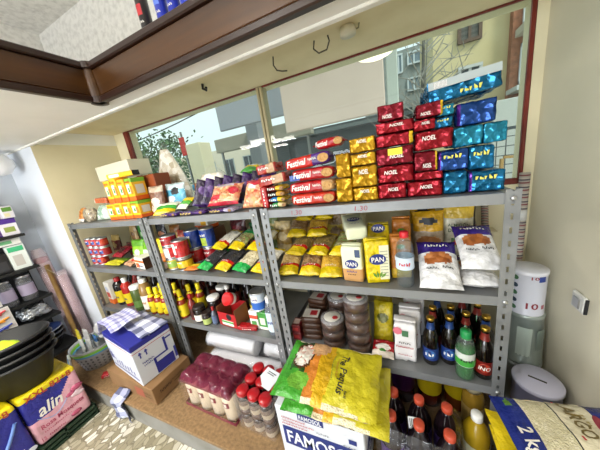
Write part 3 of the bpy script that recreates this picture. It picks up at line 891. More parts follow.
for x0, x1, z0, z1, y, m, sd, mark, lab in (
    (.139, .207, 0, .080, YF, BLU, 1, None, 'narrow blue foil pack on the shelf next to the lowest red pack'),
    (.210, .308, 0, .072, YF, BLU, 2, '~5', 'blue foil pack lying at the outer end of the top shelf by the wall'),
    (.123, .211, .080, .152, YF+.01, BLU2, 3, '~5', 'blue foil pack on the narrow blue pack, beside the middle red packs'),
    (.213, .284, .072, .152, YF+.02, BLU, 4, '~5', 'blue foil pack standing on the one at the outer shelf end'),
    (.170, .254, .152, .221, .97, TEAL, 5, None, 'small teal foil pack in the gap of the blue column'),
    (.258, .320, .152, .221, .98, TEAL, 6, None, 'smooth teal foil pack jutting from the blue column towards the wall'),
    (.114, .170, .226, .264, .975, BLU, 7, '~5', 'small blue foil pack behind the topmost red packs'),
    (.122, .176, .264, .304, .985, TEAL, 8, '~5', 'small teal foil pack with yellow lettering just under the long blue pack'),
    (.183, .292, .221, .298, .99, BLU2, 9, None, 'crumpled dark blue foil pack under the long blue pack')):
    foilpack(x0, x1, Z0+z0, Z0+z1, y, m, mark, lab, 'biscuits', BG, seed=sd+30, mm=YM, mark_w=.6, mark_at=(0, .2), d=.19, amp=.006, band=(-.95, -.8, foil('#5a2a90')) if sd in (2, 3, 9) else None)
o = make_foil_pack('biscuit_pack', .212, .075, .2, BLU, '~5', YM, .3, (.1, -.2), None, 47, None, .012)
b = MB().box(-.1, .1, -.101, -.1005, .046, .07).build('white_band', P('#a9b4b6', .3), o)
MB().box(-.085, -.045, -.1018, -.1012, .049, .067).build('barcode', stripes(['#1a1a1a', '#f4f4f4', '#222222', '#f4f4f4', '#f4f4f4'], 260, 0), b)
put(o, 'long blue foil pack with white band and barcode on top of the blue column', 'biscuits', (.196, 1.08, Z0+.312), (0, -4, 3), BG)
for x0, x1, z0, z1, sd, mark, lab in (
    (-.246, -.179, 0, .102, 1, None, 'upright gold foil pack on the shelf next to the cookie stack'),
    (-.176, -.082, 0, .057, 2, 'NOEL', 'gold foil biscuit pack on the shelf beside the lowest red pack'),
    (-.177, -.081, .057, .140, 3, 'NOEL', 'large gold foil biscuit pack with white lettering in the middle of the gold column'),
    (-.236, -.179, .102, .2, 4, None, 'upright gold foil pack standing on the upright one beside the cookies'),
    (-.176, -.081, .140, .189, 5, 'NOEL', 'gold foil pack second from the top of the gold column'),
    (-.176, -.080, .189, .246, 6, 'NOEL', 'topmost gold foil biscuit pack beside the upper red packs')):
    foilpack(x0, x1, Z0+z0, Z0+z1, YF, GOLD, mark, lab, 'biscuits', GG, seed=sd+60, amp=.0055, mark_w=.36, mark_at=(0, .22), mark_h=.22)
# long cookie packs
FR, FB, FP = gloss('#b5181c'), gloss('#22469a'), gloss('#4a2378'); CK = grains('#b98a50', '#caa066', '#a87840', 200, .6); CKD = grains('#6b4a30', '#8a6440', '#b08a58', 200, .6)
CG = 'long cookie packs on the top shelf'
for x, z, l, r, sp, ck, sub, roll, lab in (
    (-.357, 0, gloss('#c8321c'), gloss('#c8321c'), .4, CK, '~8', 0, 'orange-red long cookie pack at the bottom of the cookie stack'),
    (-.357, .0535, FR, gloss('#c9a070'), .45, CK, '~8', 0, 'red long cookie pack with beige end, second from the bottom'),
    (-.346, .107, FR, FR, .4, CK, '~8', 0, 'red long cookie pack with a blue corner, third from the bottom'),
    (-.36, .163, gloss('#c42418'), FP, .15, CK, '~8', -4, 'red and purple long cookie pack tilted on the cookie stack')):
    o = make_roll_pack('cookie_pack', .228 if z != .107 else .21, .052, .09, l, r, sp, 'Festival', NRM, ck, int(z*100)+1, sub)
    if z == .107: MB().box(-.103, -.055, -.0458, -.0448, .006, .03).build('blue_corner', FB, o)
    put(o, lab, 'cookies', (x, YF+.047, Z0+z+.002), (0, roll, 0), CG)
o = make_roll_pack('cookie_pack', .13, .04, .09, FR, FR, .5, 'Festival', NRM, CK, 9, None)
put(o, 'short red cookie pack bridging the tilted cookie pack and the gold column', 'cookies', (-.262, YF+.06, Z0+.229), (0, -3, 0), CG)
# four small bars, upright red pack and two red packs over them
SG = 'small wafer packs beside the long cookies'
for k, (l, r, lab) in enumerate((('#2f8a3c', '#d8c890', 'green wafer pack at the bottom of the small stack'), ('#2a7cc0', '#e6c81c', 'blue and yellow wafer pack second in the small stack'),
                                 ('#241a18', '#d8a030', 'black and yellow wafer pack third in the small stack'), ('#8a2a20', '#e6c020', 'red-brown and yellow wafer pack on top of the small stack'))):
    o = make_roll_pack('wafer_pack', .1, .025, .09, gloss(l), gloss(r), -.05, '~4', NRM, CKD, 20+k)
    put(o, lab, 'wafers', (-.532, YF+.046, Z0+.0262*k+.001), (0, 0, 0), SG)
o = make_foil_pack('wafer_pack', .105, .036, .09, FR, '~6', NRM, .8, (0, 0), None, 70, None, .003)
put(o, 'red wafer pack stood on its end with white lettering beside the small stack', 'wafers', (-.582, YF+.046, Z0+.054), (0, -90, 0), SG)
for x, z, w, lab in ((-.555, .107, .15, 'red wrapped biscuit pack lying on the small wafer stack'), (-.575, .160, .11, 'topmost red and beige wrapped pack over the small wafer stack')):
    o = make_foil_pack('biscuit_pack', w, .05, .1, gloss('#a83428'), '~6', NRM, .5, (-.1, .1), (.1, .8, gloss('#c9a078')), int(w*100), None, .01)
    put(o, lab, 'biscuits', (x, YF+.07, Z0+z+.001), (0, -5, 4), 'red wrapped packs over the wafers')
# ------------------------------------------------------------------ top shelf, middle unit
COOK = grains('#d8b078', '#c2503c', '#ead8b0', 60, .35); PUR = gloss('#3c1d5e'); PURD = gloss('#2a1a3a'); PINKT = gloss('#c32a3c')
o = make_pouch('cookie_bag', .205, .135, .05, ((.1, PINKT), (1, COOK)), ((.25, .28, .22, .14, PINKT), (.45, .9, .3, .1, gloss('#c9c4d8')), (.8, .6, .14, .2, PINKT)), seed=3, sag=.4)
put(o, 'clear bag of round cookies with a pink corner, leaning on the purple bars', 'cookies', (-.873, .95, Z0+.036), (-42, 0, 3), 'cookie bags on the top shelf')
o = make_pouch('cookie_bag', .13, .15, .045, ((.12, COOK), (.85, COOK), (1, PINKT)), ((.45, .72, .22, .08, gloss('#d9d4e8')), (.7, .86, .4, .1, PINKT)), seed=4, sag=.4)
put(o, 'clear bag of round cookies with a red top beside the wafer packs', 'cookies', (-.69, .955, Z0+.01), (-30, 0, -4), 'cookie bags on the top shelf')
for k, (x, w, yaw, lab) in enumerate(((-1.27, .17, -4, 'purple flat bar at the shelf edge under the green and yellow bag'), (-1.075, .2, 3, 'purple flat bar at the shelf edge below the leaning purple bars'), (-.86, .19, -3, 'purple flat bar at the shelf edge under the pink-cornered cookie bag'))):
    o = make_roll_pack('chocolate_bar', w, .024, .07, PUR, gloss('#54307c') if k < 2 else gloss('#b9b2d0'), .3, '~7', P('#d8c06a', .4), CKD, 30+k)
    put(o, lab, 'chocolate', (x, .945, Z0+.001), (0, 0, yaw), 'purple bars lying flat')
NTH = ['first', 'second', 'third', 'fourth', 'fifth', 'sixth', 'seventh', 'eighth', 'ninth']
for k in range(8):
    o = make_pouch('chocolate_bag', .085, .165, .026, ((.08, PUR), (.3, PURD), (1, PUR if k % 2 else PURD)), ((.5, .62, .28, .14, gloss('#6a4a8a')),), seed=40+k % 3, wr=.003)
    put(o, 'dark purple bag leaning in the row, %s from the green and yellow bag' % NTH[k], 'chocolate', (-1.135+k*.06, 1.035+.012*k, Z0+.027), (-8, 22, 38), 'purple bags leaning in a row')
# green-yellow bags, pouches, popcorn bags
GY = 'green and yellow snack bags at the shelf edge'
o = make_pouch('snack_bag', .15, .1, .03, ((.35, YELLOW), (.7, gloss('#3f9a3a')), (1, gloss('#e8ecd8'))), seed=5)
put(o, 'green and yellow snack bag lying at the shelf edge before the blue pouch', 'snack', (-1.365, .955, Z0+.012), (-55, 0, 20), GY)
o = make_pouch('snack_bag', .11, .1, .026, ((.3, gloss('#e8ecd8')), (.65, gloss('#57a83c')), (1, YELLOW)), seed=6)
put(o, 'pale green snack bag lying between the blue pouch and purple bars', 'snack', (-1.255, 1.0, Z0+.03), (-55, 0, -8), GY)
o = make_pouch('snack_pouch', .21, .19, .05, ((.35, gloss('#b7a89a')), (.8, gloss('#5aa6c4')), (1, gloss('#bcd0d2'))), ((.62, .72, .2, .13, INK), (.35, .45, .25, .12, gloss('#e6e8e6'))), seed=7)
put(o, 'light blue pouch with a black oval, standing behind the green bags', 'snack', (-1.39, 1.09, Z0+.002), (-6, 0, -4))
o = make_pouch('snack_pouch', .11, .17, .04, ((.75, gloss('#6b4632')), (1, gloss('#8a5a3a'))), ((.5, .7, .36, .12, INK),), seed=8)
put(o, 'brown pouch with a dark oval beside the light blue pouch', 'snack', (-1.215, 1.15, Z0+.002), (-6, 0, 4))
o = make_pouch('snack_pouch', .13, .19, .05, ((.3, gloss('#c9b8a8')), (.8, gloss('#7a5440')), (1, gloss('#b9a590'))), ((.5, .45, .3, .15, gloss('#d8c8b4')),), seed=9)
put(o, 'brown and tan pouch leaning between the juice boxes and blue pouch', 'snack', (-1.502, 1.035, Z0+.002), (-6, 0, 6))
POP = grains('#fdfbf5', '#efe8d8', '#c2b596', 26, .5); FILM = clear('#ffffff', .03, (14, .7))  # tan cells paint shadows between the popcorn pieces
def clear_sack(name, w, h, t, fill, fill_h, seed, peak=.3):
    o = root(name)
    def pt(u, a, grow=1.0):
        v = u; s = ((max(0, 1-v**2.2))**.55 if peak < .5 else max(0, 1-v)**.75*1.05) if v < 1 else 0
        s = max(s, .06); rr = 1-.35*(1-v)**6
        n = 1+.14*noise.noise(Vector((math.cos(a)*1.5+seed, math.sin(a)*1.5, v*3)))
        return Vector((math.cos(a)*w/2*s*rr*n*grow, math.sin(a)*t/2*s*rr*n*grow, v*h))
    c = MB(); c.grid(20, 10, lambda u, v: pt(v*fill_h, u*2*PI, .95)+Vector((0, 0, .002)))
    c.v.append((0, 0, fill_h*h+.004)); ci = len(c.v)-1
    for i in range(20): c.f.append((10*21+i, 10*21+i+1, ci)); c.m.append(0)
    c.build('contents', fill, o, True)
    MB().grid(24, 14, lambda u, v: pt(v, u*2*PI)).build('clear_film', FILM, o, True)
    return o
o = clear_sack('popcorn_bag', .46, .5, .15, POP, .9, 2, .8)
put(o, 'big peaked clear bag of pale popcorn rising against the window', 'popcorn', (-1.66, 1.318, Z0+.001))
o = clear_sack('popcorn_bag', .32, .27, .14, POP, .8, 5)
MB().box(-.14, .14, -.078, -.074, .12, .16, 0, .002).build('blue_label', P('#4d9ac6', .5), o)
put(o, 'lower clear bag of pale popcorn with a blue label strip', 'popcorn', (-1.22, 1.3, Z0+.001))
o = make_pouch('snack_bag', .13, .1, .04, ((.4, gloss('#4a9a3c')), (.7, YELLOW), (1, gloss('#e6e2c8'))), seed=12)
put(o, 'small green and yellow bag lying over the purple bags by the glass', 'snack', (-.9, 1.27, Z0+.19), (-70, 0, 0))
o = clear_sack('snack_sack', .25, .17, .14, grains('#3d2b4e', '#57406a', '#2a2036', 40), .8, 8)
put(o, 'clear sack of dark wrapped sweets behind the leaning purple bags', 'sweets', (-.9, 1.3, Z0+.001))
# ------------------------------------------------------------------ top shelf, unit by the pier
JY, JO = P('#f0b41a', .35), P('#e8641c', .35)
def tea_box(w, h, d, grn, seed):
    mk = P('#f6efe0', .4)
    return make_carton('tea_box', w, d, h, JY, ((0, .22, JO),) + (((.8, 1, P('#7ab02a', .4)),) if grn else ()), (('f', .14, .62, .34, .74, mk), ('f', .6, .92, .3, .66, P('#e87820', .4)), ('r', .2, .8, .3, .7, P('#d8d2c8', .4)), ('f', .3, .55, .4, .6, P('#3f8a4a', .4))), (('f', '~6', .5, .86, .7, .1, RED),), .003)
TG = 'yellow and orange boxes at the shelf edge'
for x, y, z, w, h, g, pk, lab in (
    (-1.905, .955, 0, .088, .112, 0, 0, 'yellow and orange box on the shelf beside the red-ended packet'), (-1.812, .955, 0, .088, .115, 0, 0, 'yellow and orange box second from the red-ended packet, lower row'),
    (-1.72, .955, 0, .088, .115, 0, 0, 'yellow and orange box third in the lower row'), (-1.628, .955, 0, .088, .115, 1, 0, 'yellow and orange box with green top in the lower row beside the brown pouch'),
    (-1.878, .965, .117, .07, .158, 0, 0, 'tall yellow box at the outer end of the upper row'), (-1.80, .965, .117, .07, .165, 0, 0, 'tall yellow box second in the upper row, highest of the boxes'),
    (-1.72, .965, .117, .076, .15, 0, 0, 'orange-sided yellow box third in the upper row'), (-1.636, .965, .117, .076, .148, 1, 0, 'green-topped yellow box at the inner end of the upper row')):
    o = tea_box(w, h, .09, g, 0)
    put(o, lab, 'box', (x, y+.05, Z0+z+.001), (0, 0, (-5, 3, -2, 4, -6, 5, -3, 2)[int(-x*1000) % 8]*.6), TG)
o = make_carton('tea_box', .26, .05, .032, JY, (), (('f', .1, .5, .2, .8, P('#f6efe0', .4)), ('r', 0, 1, 0, 1, INK)))
put(o, 'long yellow box with a black end lying on the upper yellow boxes', 'box', (-1.74, 1.015, Z0+.284), (0, 0, 4))
o = make_carton('snack_carton', .23, .12, .275, P('#8a3f16', .5), ((0, .5, P('#a5562a', .5)),), bev=.004)
put(o, 'tall orange-brown carton standing behind the yellow boxes', 'carton', (-1.64, 1.145, Z0+.001), (0, 0, -3))
o = clear_sack('goods_sack', .38, .3, .24, grains('#c9c6c4', '#9d9aa8', '#e0dede', 24), .85, 11)
put(o, 'clear plastic sack of grey-white goods under the pale carton', 'sack', (-2.17, 1.26, Z0+.001))
o = make_carton('pale_carton', .52, .17, .12, P('#e4dfca', .6), (), (('l', .42, .56, .25, .45, P('#70706c', .6)), ('l', .44, .54, .52, .72, P('#70706c', .6)),))
MB().box(-.2606, -.2601, -.085, .085, 0, .12).build('white_end', P('#e6e6ea', .5), o)
put(o, 'long pale carton with a white end, lying across the clear sack by the window', 'carton', (-2.17, 1.285, Z0+.306), (0, 0, -4))
o = make_pouch('snack_bag', .1, .12, .04, ((.2, gloss('#e8e2d8')), (1, gloss('#c9843a'))), ((.5, .5, .3, .2, gloss('#a8602a')),), seed=13)
put(o, 'small orange-brown bag at the end of the top shelf by the pier', 'snack', (-2.37, .965, Z0+.002), (-22, 0, -12))
o = clear_sack('seed_bag', .14, .13, .1, grains('#8a7a60', '#b5a88c', '#6a5c48', 60), .75, 14)
put(o, 'small clear bag of mixed seeds beside the orange-brown bag', 'seeds', (-2.24, .985, Z0+.001))
o = make_pouch('herb_bag', .15, .12, .06, ((1, grains('#dfe6dc', '#5f8a72', '#b8c8b8', 36)),), seed=15)
put(o, 'green and white patterned bag between the seed bag and the yellow boxes', 'herbs', (-2.085, .985, Z0+.006), (-25, 0, 8))
o = make_foil_pack('snack_packet', .2, .042, .07, gloss('#c4623a'), None, NRM, .5, (0, 0), (-1, -.8, gloss('#e0d0c0')), 80, None, .004)
put(o, 'orange-red packet lying on the green and white bag', 'snack', (-2.06, 1.02, Z0+.128), (0, 3, -6))
# ------------------------------------------------------------------ second shelf, unit by the pier
Z0 = T2
TINR = gloss('#a5222a'); TB = gloss('#2a4a9a')
def stand(o, lab, cat, x, y, z, yaw=0, group=None, pitch=0, roll=0): return put(o, lab, cat, (x, y, z+.001), (pitch, roll, yaw), group)
TINS = 'small red tins piled by the pier'
for r, rown in enumerate(('bottom', 'middle', 'top')):
    for c, coln in enumerate(('at the pier end', 'in the middle', 'beside the green pouch')):
        if r == 0 and c == 2: continue
        stand(make_can(.039, .076, TINR, (.3, .75), gloss('#c8452c') if r != 1 else TINR, (-.7, .7, .35, .7, TB), '~4', NRM), 'small red and blue tin in the %s row of its pile, %s' % (rown, coln), 'tin', -2.392+c*.082, .982, Z0+r*.0775, 0, TINS)
DR = gloss('#6e1520')
o = make_pouch('snack_bag', .15, .13, .04, ((.2, gloss('#9a2430')), (1, DR)), ((.5, .5, .3, .2, gloss('#3a1a1e')),), seed=20)
stand(o, 'dark red bag lying on the yellow-green one beside the small tins', 'snack', -2.13, .99, Z0+.058, -4, 'dark red bags', -68)
o = make_pouch('snack_bag', .17, .13, .04, ((.3, gloss('#8a1a2a')), (1, gloss('#3c1418'))), seed=21)
stand(o, 'dark red-black bag behind the lying dark red one', 'snack', -2.13, 1.14, Z0+.004, 0, 'dark red bags', 0)
o = make_pouch('snack_bag', .2, .1, .034, ((.5, gloss('#c8c02a')), (1, gloss('#5a7a2a'))), seed=22)
stand(o, 'yellow-green flat bag at the shelf edge under the dark red bag', 'snack', -2.1, .925, Z0+.02, 3, None, -82)
GRN = gloss('#2f8a3a')
o = make_pouch('snack_pouch', .17, .27, .05, ((.45, gloss('#6fae2f')), (1, GRN)), ((.55, .72, .3, .08, gloss('#b9d8b0')),), seed=23)
stand(o, 'tall green pouch standing at the back of the middle shelf by the tins', 'snack', -1.98, 1.18, Z0, 4, None, -2)
o = make_pouch('snack_pouch', .1, .27, .04, ((1, gloss('#a98a5a')),), ((.5, .6, .3, .2, gloss('#7a5a3a')),), seed=24)
stand(o, 'narrow tan pouch behind the tins next to the tall green pouch', 'snack', -2.165, 1.2, Z0, 0)
o = make_pouch('snack_pouch', .13, .28, .04, ((.3, gloss('#5a4030')), (1, gloss('#23242a'))), ((.6, .6, .3, .12, gloss('#a86a4a')),), seed=25)
stand(o, 'black pouch with a brown picture beside the tall green pouch', 'snack', -1.83, 1.22, Z0, -5)
o = make_pouch('snack_bag', .16, .17, .05, ((.3, gloss('#d8d8b0')), (.7, gloss('#8fbf2f')), (1, gloss('#5fa02a'))), ((.5, .4, .2, .15, gloss('#e8e8d8')),), seed=26)
stand(o, 'light green bag with pale patch in front of the tall green pouch', 'snack', -1.955, 1.07, Z0+.002, 5, None, -8)
o = make_pouch('snack_bag', .13, .16, .045, ((.6, gloss('#e6eae2')), (1, gloss('#6fb02a'))), ((.5, .3, .3, .12, GRN),), seed=27)
stand(o, 'white and green bag behind the small orange and white carton', 'snack', -1.825, 1.05, Z0+.002, -4, None, -12)
o = make_pouch('snack_bag', .11, .18, .04, ((.4, gloss('#e07a1e')), (1, gloss('#e6cf1e'))), seed=28)
stand(o, 'yellow and orange bag beside the slotted post', 'snack', -1.69, 1.05, Z0+.002, 6, None, -10)
o = make_carton('tea_box', .13, .09, .085, P('#e8e2d6', .4), ((.55, .8, JO),), (('r', 0, 1, 0, 1, P('#3c2416', .5)), ('f', .1, .45, .1, .5, JO)), (('f', '~4', .65, .3, .5, .2, NAVY),))
stand(o, 'small white and orange carton with a dark side at the shelf edge', 'box', -1.735, .975, Z0, -8)
o = make_pouch('snack_bag', .13, .085, .034, ((.5, gloss('#c99a78')), (1, gloss('#d8b8a0'))), ((.7, .6, .2, .2, gloss('#c04030')),), seed=29)
stand(o, 'peach-coloured small bag between the yellow-green bag and the white carton', 'snack', -1.9, .93, Z0+.02, -10, None, -72)
# ------------------------------------------------------------------ second shelf, middle unit
CR, CB, CY, CW = gloss('#b81c22'), gloss('#1c3f9c'), gloss('#e3bd1a'), P('#e6e2da', .4)
CANS = 'cans at the outer end of the middle shelf'
CV = [(-1.435, .985, 0, .05, .078, gloss('#c8a83a'), P('#7a9a3a', .4), None, 'green and yellow can at the bottom of the pile by the slotted post'),
      (-1.435, .985, .080, .05, .085, CR, None, (-.5, .6, .15, .85, CW), 'red can with a white panel in the middle of the pile by the post'),
      (-1.435, .985, .167, .05, .07, CR, gloss('#9a1a20'), None, 'red can on top of the pile by the slotted post'),
      (-1.33, .98, 0, .049, .084, P('#3a2016', .4), CY, None, 'yellow and brown can under the red and white one'),
      (-1.33, .98, .086, .049, .12, CR, None, (-1.2, .1, .25, .85, CW), 'tall red and white can standing on the yellow and brown can'),
      (-1.345, 1.1, 0, .05, .1, CR, None, (-.4, .5, .3, .7, gloss('#d84a3a')), 'red can under the nearer blue can'),
      (-1.345, 1.1, .102, .05, .135, CB, None, (-.7, .4, .12, .6, gloss('#b8c83a')), 'blue can with a green-yellow patch next to the tall red can'),
      (-1.235, 1.13, 0, .05, .1, gloss('#9c1f26'), None, None, 'dark red can under the inner blue can'),
      (-1.235, 1.13, .102, .05, .135, CB, None, (-.6, .5, .12, .55, gloss('#a8c040')), 'blue can with a green-yellow patch beside the black bag')]
for x, y, z, r, h, c, lm, pt_, lab in CV:
    stand(make_can(r, h, c, (.25, .8), lm, pt_, '~5', NRM), lab, 'can', x, y, Z0+z, 0, CANS)
o = make_pouch('snack_packet', .11, .08, .018, ((.5, gloss('#d87a2a')), (1, gloss('#d8c02a'))), seed=31)
stand(o, 'flat orange and yellow packet at the shelf edge under the cans', 'snack', -1.235, .93, Z0+.015, 14, None, -88)
o = make_carton('snack_carton', .2, .14, .2, P('#7a5236', .7), (), (('f', .2, .8, .2, .6, P('#8a6244', .7)),))
stand(o, 'brown carton at the back behind the pile of cans', 'carton', -1.36, 1.27, Z0, 5, 'cartons behind the cans')
o = make_carton('tea_box', .15, .1, .07, CW, ((.0, .4, JO),), (('f', .5, .9, .4, .9, JY),))
stand(o, 'white and orange carton lying on the brown one behind the cans', 'carton', -1.36, 1.265, Z0+.202, -6)
BEAN = {'black': grains('#26262a', '#3a3a40', '#1a1a1e', 90), 'pale': grains('#d8cfae', '#c4b890', '#e6dfc8', 110), 'pinto': grains('#a8845c', '#8a6644', '#c2a47c', 70),
        'rice': grains('#e6e2d4', '#d8d2c0', '#f2efe6', 150), 'lentil': grains('#8a7440', '#6e5c30', '#a8925a', 130), 'mixed': grains('#b9a878', '#7f9a58', '#8a5a3c', 80), 'chick': grains('#d8b878', '#c8a460', '#e4cc98', 80), 'corn': grains('#d8a83a', '#e4bc50', '#c8942a', 80)}
YEL = gloss('#dbbd12'); GRE = gloss('#23a04a'); RDB = gloss('#c0201c')
def bean_bag(kind, end, band, w=.135, h=.2, t=.045, seed=1, mid=None):
    z = [(.26, end)] + ([(.36, band)] if band else []) + [(.88 if mid is None else .7, BEAN[kind]), (1, mid or end)]
    return make_pouch('bag_of_beans', w, h, t, tuple(z), (), (end, mid or end), (('~7', 0, .25, w*.6, .012, NRM),) if False else (('~7', .5, .31, w*.55, .011, NRM),), seed, .0065, None, .06, 12, 18, .5)
BG2 = 'bags of beans and grains on the middle shelf'
for x, y, z, yaw, pit, k, e, b, sd, lab in (
    (-1.14, .935, .021, -14, -70, 'black', GRE, None, 1, 'bag of black beans with a green end at the shelf edge beside the cans'),
    (-1.0, .94, .021, -14, -70, 'black', YEL, RDB, 2, 'bag of black beans with a yellow and red end at the shelf edge'),
    (-.86, .937, .021, -14, -70, 'pale', GRE, None, 3, 'bag of pale beans with a green end at the shelf edge'),
    (-.725, .933, .021, -12, -70, 'rice', YEL, RDB, 4, 'white bean bag with yellow and red end at the shelf edge by the post'),
    (-1.1, 1.05, .109, -16, -70, 'rice', YEL, RDB, 5, 'bag of white grain with a yellow end lying on the black beans'),
    (-.955, 1.045, .112, -16, -68, 'mixed', YEL, None, 6, 'bag of mixed speckled beans with a yellow end on top of the pile'),
    (-.81, 1.04, .109, -16, -70, 'pale', YEL, RDB, 7, 'bag of pale grain with a yellow and red end on the pile by the post')):
    stand(bean_bag(k, e, b, .126, .2, .042, sd, GRE if k == 'mixed' else None), lab, 'beans', x, y, Z0+z, yaw, BG2, pit)
o = make_pouch('snack_bag', .15, .2, .05, ((1, gloss('#1f5a34')),), ((.5, .6, .3, .1, gloss('#3a8a50')),), seed=33)
stand(o, 'dark green bag standing at the back behind the piled bean bags', 'snack', -.95, 1.34, Z0+.002, 6)
o = make_pouch('snack_bag', .16, .24, .05, ((1, gloss('#4a1c22')),), ((.5, .7, .3, .1, gloss('#7a2a30')),), seed=34)
stand(o, 'dark maroon bag standing at the back between blue cans and green bag', 'snack', -1.12, 1.33, Z0+.002, -4)
# ------------------------------------------------------------------ second shelf, unit by the wall
ROWS = (('front row at the shelf edge', (('chick', RDB, -.545, 'chickpea bag'), ('pinto', RDB, -.425, 'brown bean bag'), ('corn', None, -.315, 'yellow corn bag'))),
        ('second row of the pile', (('lentil', RDB, -.53, 'lentil bag'), ('lentil', RDB, -.405, 'brown lentil bag with red band'), ('mixed', None, -.285, 'mixed bean bag'))),
        ('third row of the pile', (('pinto', None, -.54, 'reddish bean bag'), ('corn', RDB, -.42, 'orange corn bag'))) ,
        ('top row of the pile', (('corn', None, -.52, 'golden corn bag'), ('pinto', RDB, -.4, 'dark brown bean bag'))))
for r, (rn, bags) in enumerate(ROWS):
    for c, (k, b, x, nm) in enumerate(bags):
        sd = 11+r*3+c
        stand(bean_bag(k, YEL, b, .113, (.18, .195, .19)[sd % 3], .04, sd), '%s, %s by the flour' % (nm, rn), 'beans', x, .93+r*.08+.006*(c % 2), Z0+.022+r*.0745, (9, -8, 10, -6)[r], BG2, -72)
for x, y, h, c, c2, sd, lab in ((-.52, 1.33, .26, '#b08a3a', '#7a5a2a', 41, 'brown and gold bag standing at the back behind the yellow bags'), (-.37, 1.33, .28, '#c8b02a', '#8a6a2a', 42, 'yellow-brown bag standing at the back beside the brown and gold one'), (-.25, 1.25, .24, '#d8c83a', '#d8d0a8', 43, 'yellow bag with pale top standing behind the lying white brick pack')):
    o = make_pouch('snack_bag', .14, h, .05, ((.6, gloss(c)), (1, gloss(c2))), ((.5, .4, .3, .15, gloss(c2)),), seed=sd)
    stand(o, lab, 'snack', x, y, Z0+.002, 0, None, -3)
PANC, PANTAN, PANG = paper('#d8dcc0'), paper('#c09058'), P('#5f8a2a', .5)
pan = lambda: make_brick('flour_pack', .094, .06, .18, PANC, PANC, (0, .34, PANTAN), (PANBLUE, .026), 'PAN', NRM, PANC, 1, (.18, .42, .68, .88, P('#3a4a6a', .5)), None, (('~7', .3, .5, .05, NAVY), ('~5', .22, .4, .04, INK)), badge_z=.5, small=1)
stand(pan(), 'cream and tan flour brick standing at the shelf edge with a blue oval badge', 'flour', -.21, .965, Z0, -4)
stand(make_brick('flour_pack', .094, .06, .18, PANC, PANC, None, (PANBLUE, .026), 'PAN', NRM, PANC, 12, None, None, (('~7', .3, .5, .05, NAVY),), small=1), 'cream flour brick lying on the standing one', 'flour', -.185, .985, Z0+.212, 18, None, -80, 0)
PANY, PANO = gloss('#e3c812'), gloss('#c87a2a')
pany = lambda: make_brick('flour_pack', .1, .065, .205, PANY, PANY, None, (PANBLUE, .03), 'PAN', NRM, PANY, 2, (.08, .46, .1, .86, paper('#d8d6b8')), PANG, badge_z=.56)
stand(pany(), 'yellow flour brick with a blue oval badge and leaf print at the shelf edge', 'flour', -.108, .968, Z0, 14)
stand(make_brick('flour_pack', .1, .065, .235, PANY, PANY, None, (PANBLUE, .026), 'PAN', NRM, PANY, 3, None, None, badge_z=.9), 'taller yellow flour brick standing behind the leaf-printed yellow one', 'flour', -.105, 1.1, Z0, 4)
pano = lambda h, sd: make_brick('flour_pack', .085, .06, h, PANO, PANO, (0, .22, gloss('#d8b030')), (P('#4a7a2a', .4), .014), None, NRM, PANO, sd, None, gloss('#e0cc5a'), (('PAN', .5, .62, .1, NRM),), badge_z=.74)
stand(pano(.205, 4), 'orange flour brick with white lettering beside the clear water bottle', 'flour', -.012, 1.02, Z0, 8)
stand(pano(.25, 5), 'taller orange flour brick standing behind the lettered orange one', 'flour', -.005, 1.14, Z0, 0)
WTR = clear('#f2f6f8', .05, (60, .4))
o = make_bottle('water_bottle', 'water', .034, .235, WTR, P('#c01c28', .4), .024, (.34, .56, P('#c8d8ea', .35)), '~5', RED, .017, fill=(.85, clear('#eef4f6', .02, None)))
stand(o, 'clear plastic bottle with a red cap and pale label at the shelf edge', 'bottle', .005, .947, Z0, 0)
COOKB, BISC = gloss('#a87c1e'), grains('#a8703c', '#8a5628', '#c08a50', 22, .5)
o = make_pouch('cookie_pouch', .135, .25, .05, ((.1, gloss('#c8b49a')), (.62, gloss('#b9a48a')), (1, gloss('#d8a41e'))), ((.5, .42, .4, .12, BISC), (.5, .82, .3, .06, INK)), seed=51)
stand(o, 'beige cookie pouch with a yellow top standing behind the almond bags', 'cookies', .112, 1.17, Z0+.002, 0, 'yellow-topped cookie pouches', -6)
o = make_pouch('cookie_pouch', .12, .27, .04, ((.62, gloss('#b9a48a')), (1, gloss('#d8a41e'))), ((.5, .42, .4, .12, BISC), (.5, .85, .3, .06, INK)), seed=52)
stand(o, 'second beige cookie pouch with yellow top, behind the first', 'cookies', .095, 1.27, Z0+.002, 3, 'yellow-topped cookie pouches')
o = make_pouch('starch_bag', .12, .27, .05, ((.78, gloss('#c9c4ae')), (1, gloss('#d8b43a'))), ((.5, .38, .25, .1, gloss('#5a7a4a')), (.5, .36, .18, .07, gloss('#b04030'))), seed=53, texts=(('ALMIDÓN', .5, .68, .09, .018, P('#3a4a2a')), ('DE YUCA', .5, .58, .085, .018, P('#3a4a2a'))))
stand(o, 'beige starch bag with yellow top standing beside the cookie pouches', 'starch', .235, 1.2, Z0+.002, -4)
PURL, ALM, WH = gloss('#34227c'), grains('#a5602c', '#8a4a1e', '#bd7a42', 44, .4), gloss('#e2e2e4')
def almond_bag(seed, w=.145, h=.21, t=.052):
    return make_pouch('almond_bag', w, h, t, ((.7, WH), (1, PURL)), ((.5, .58, .36, .12, ALM), (.3, .52, .15, .09, ALM), (.68, .54, .18, .09, ALM)), (WH, PURL), (('~8', .34, .36, .045, .01, INK), ('~6', .72, .38, .04, .012, INK), ('~8', .5, .84, .09, .014, NRM)), seed, .006)
o = almond_bag(61)
stand(o, 'white and purple almond bag sloping out over the shelf edge', 'almonds', .125, .885, Z0+.024, 0, 'white and purple almond bags', -54)
o = almond_bag(62, .135)
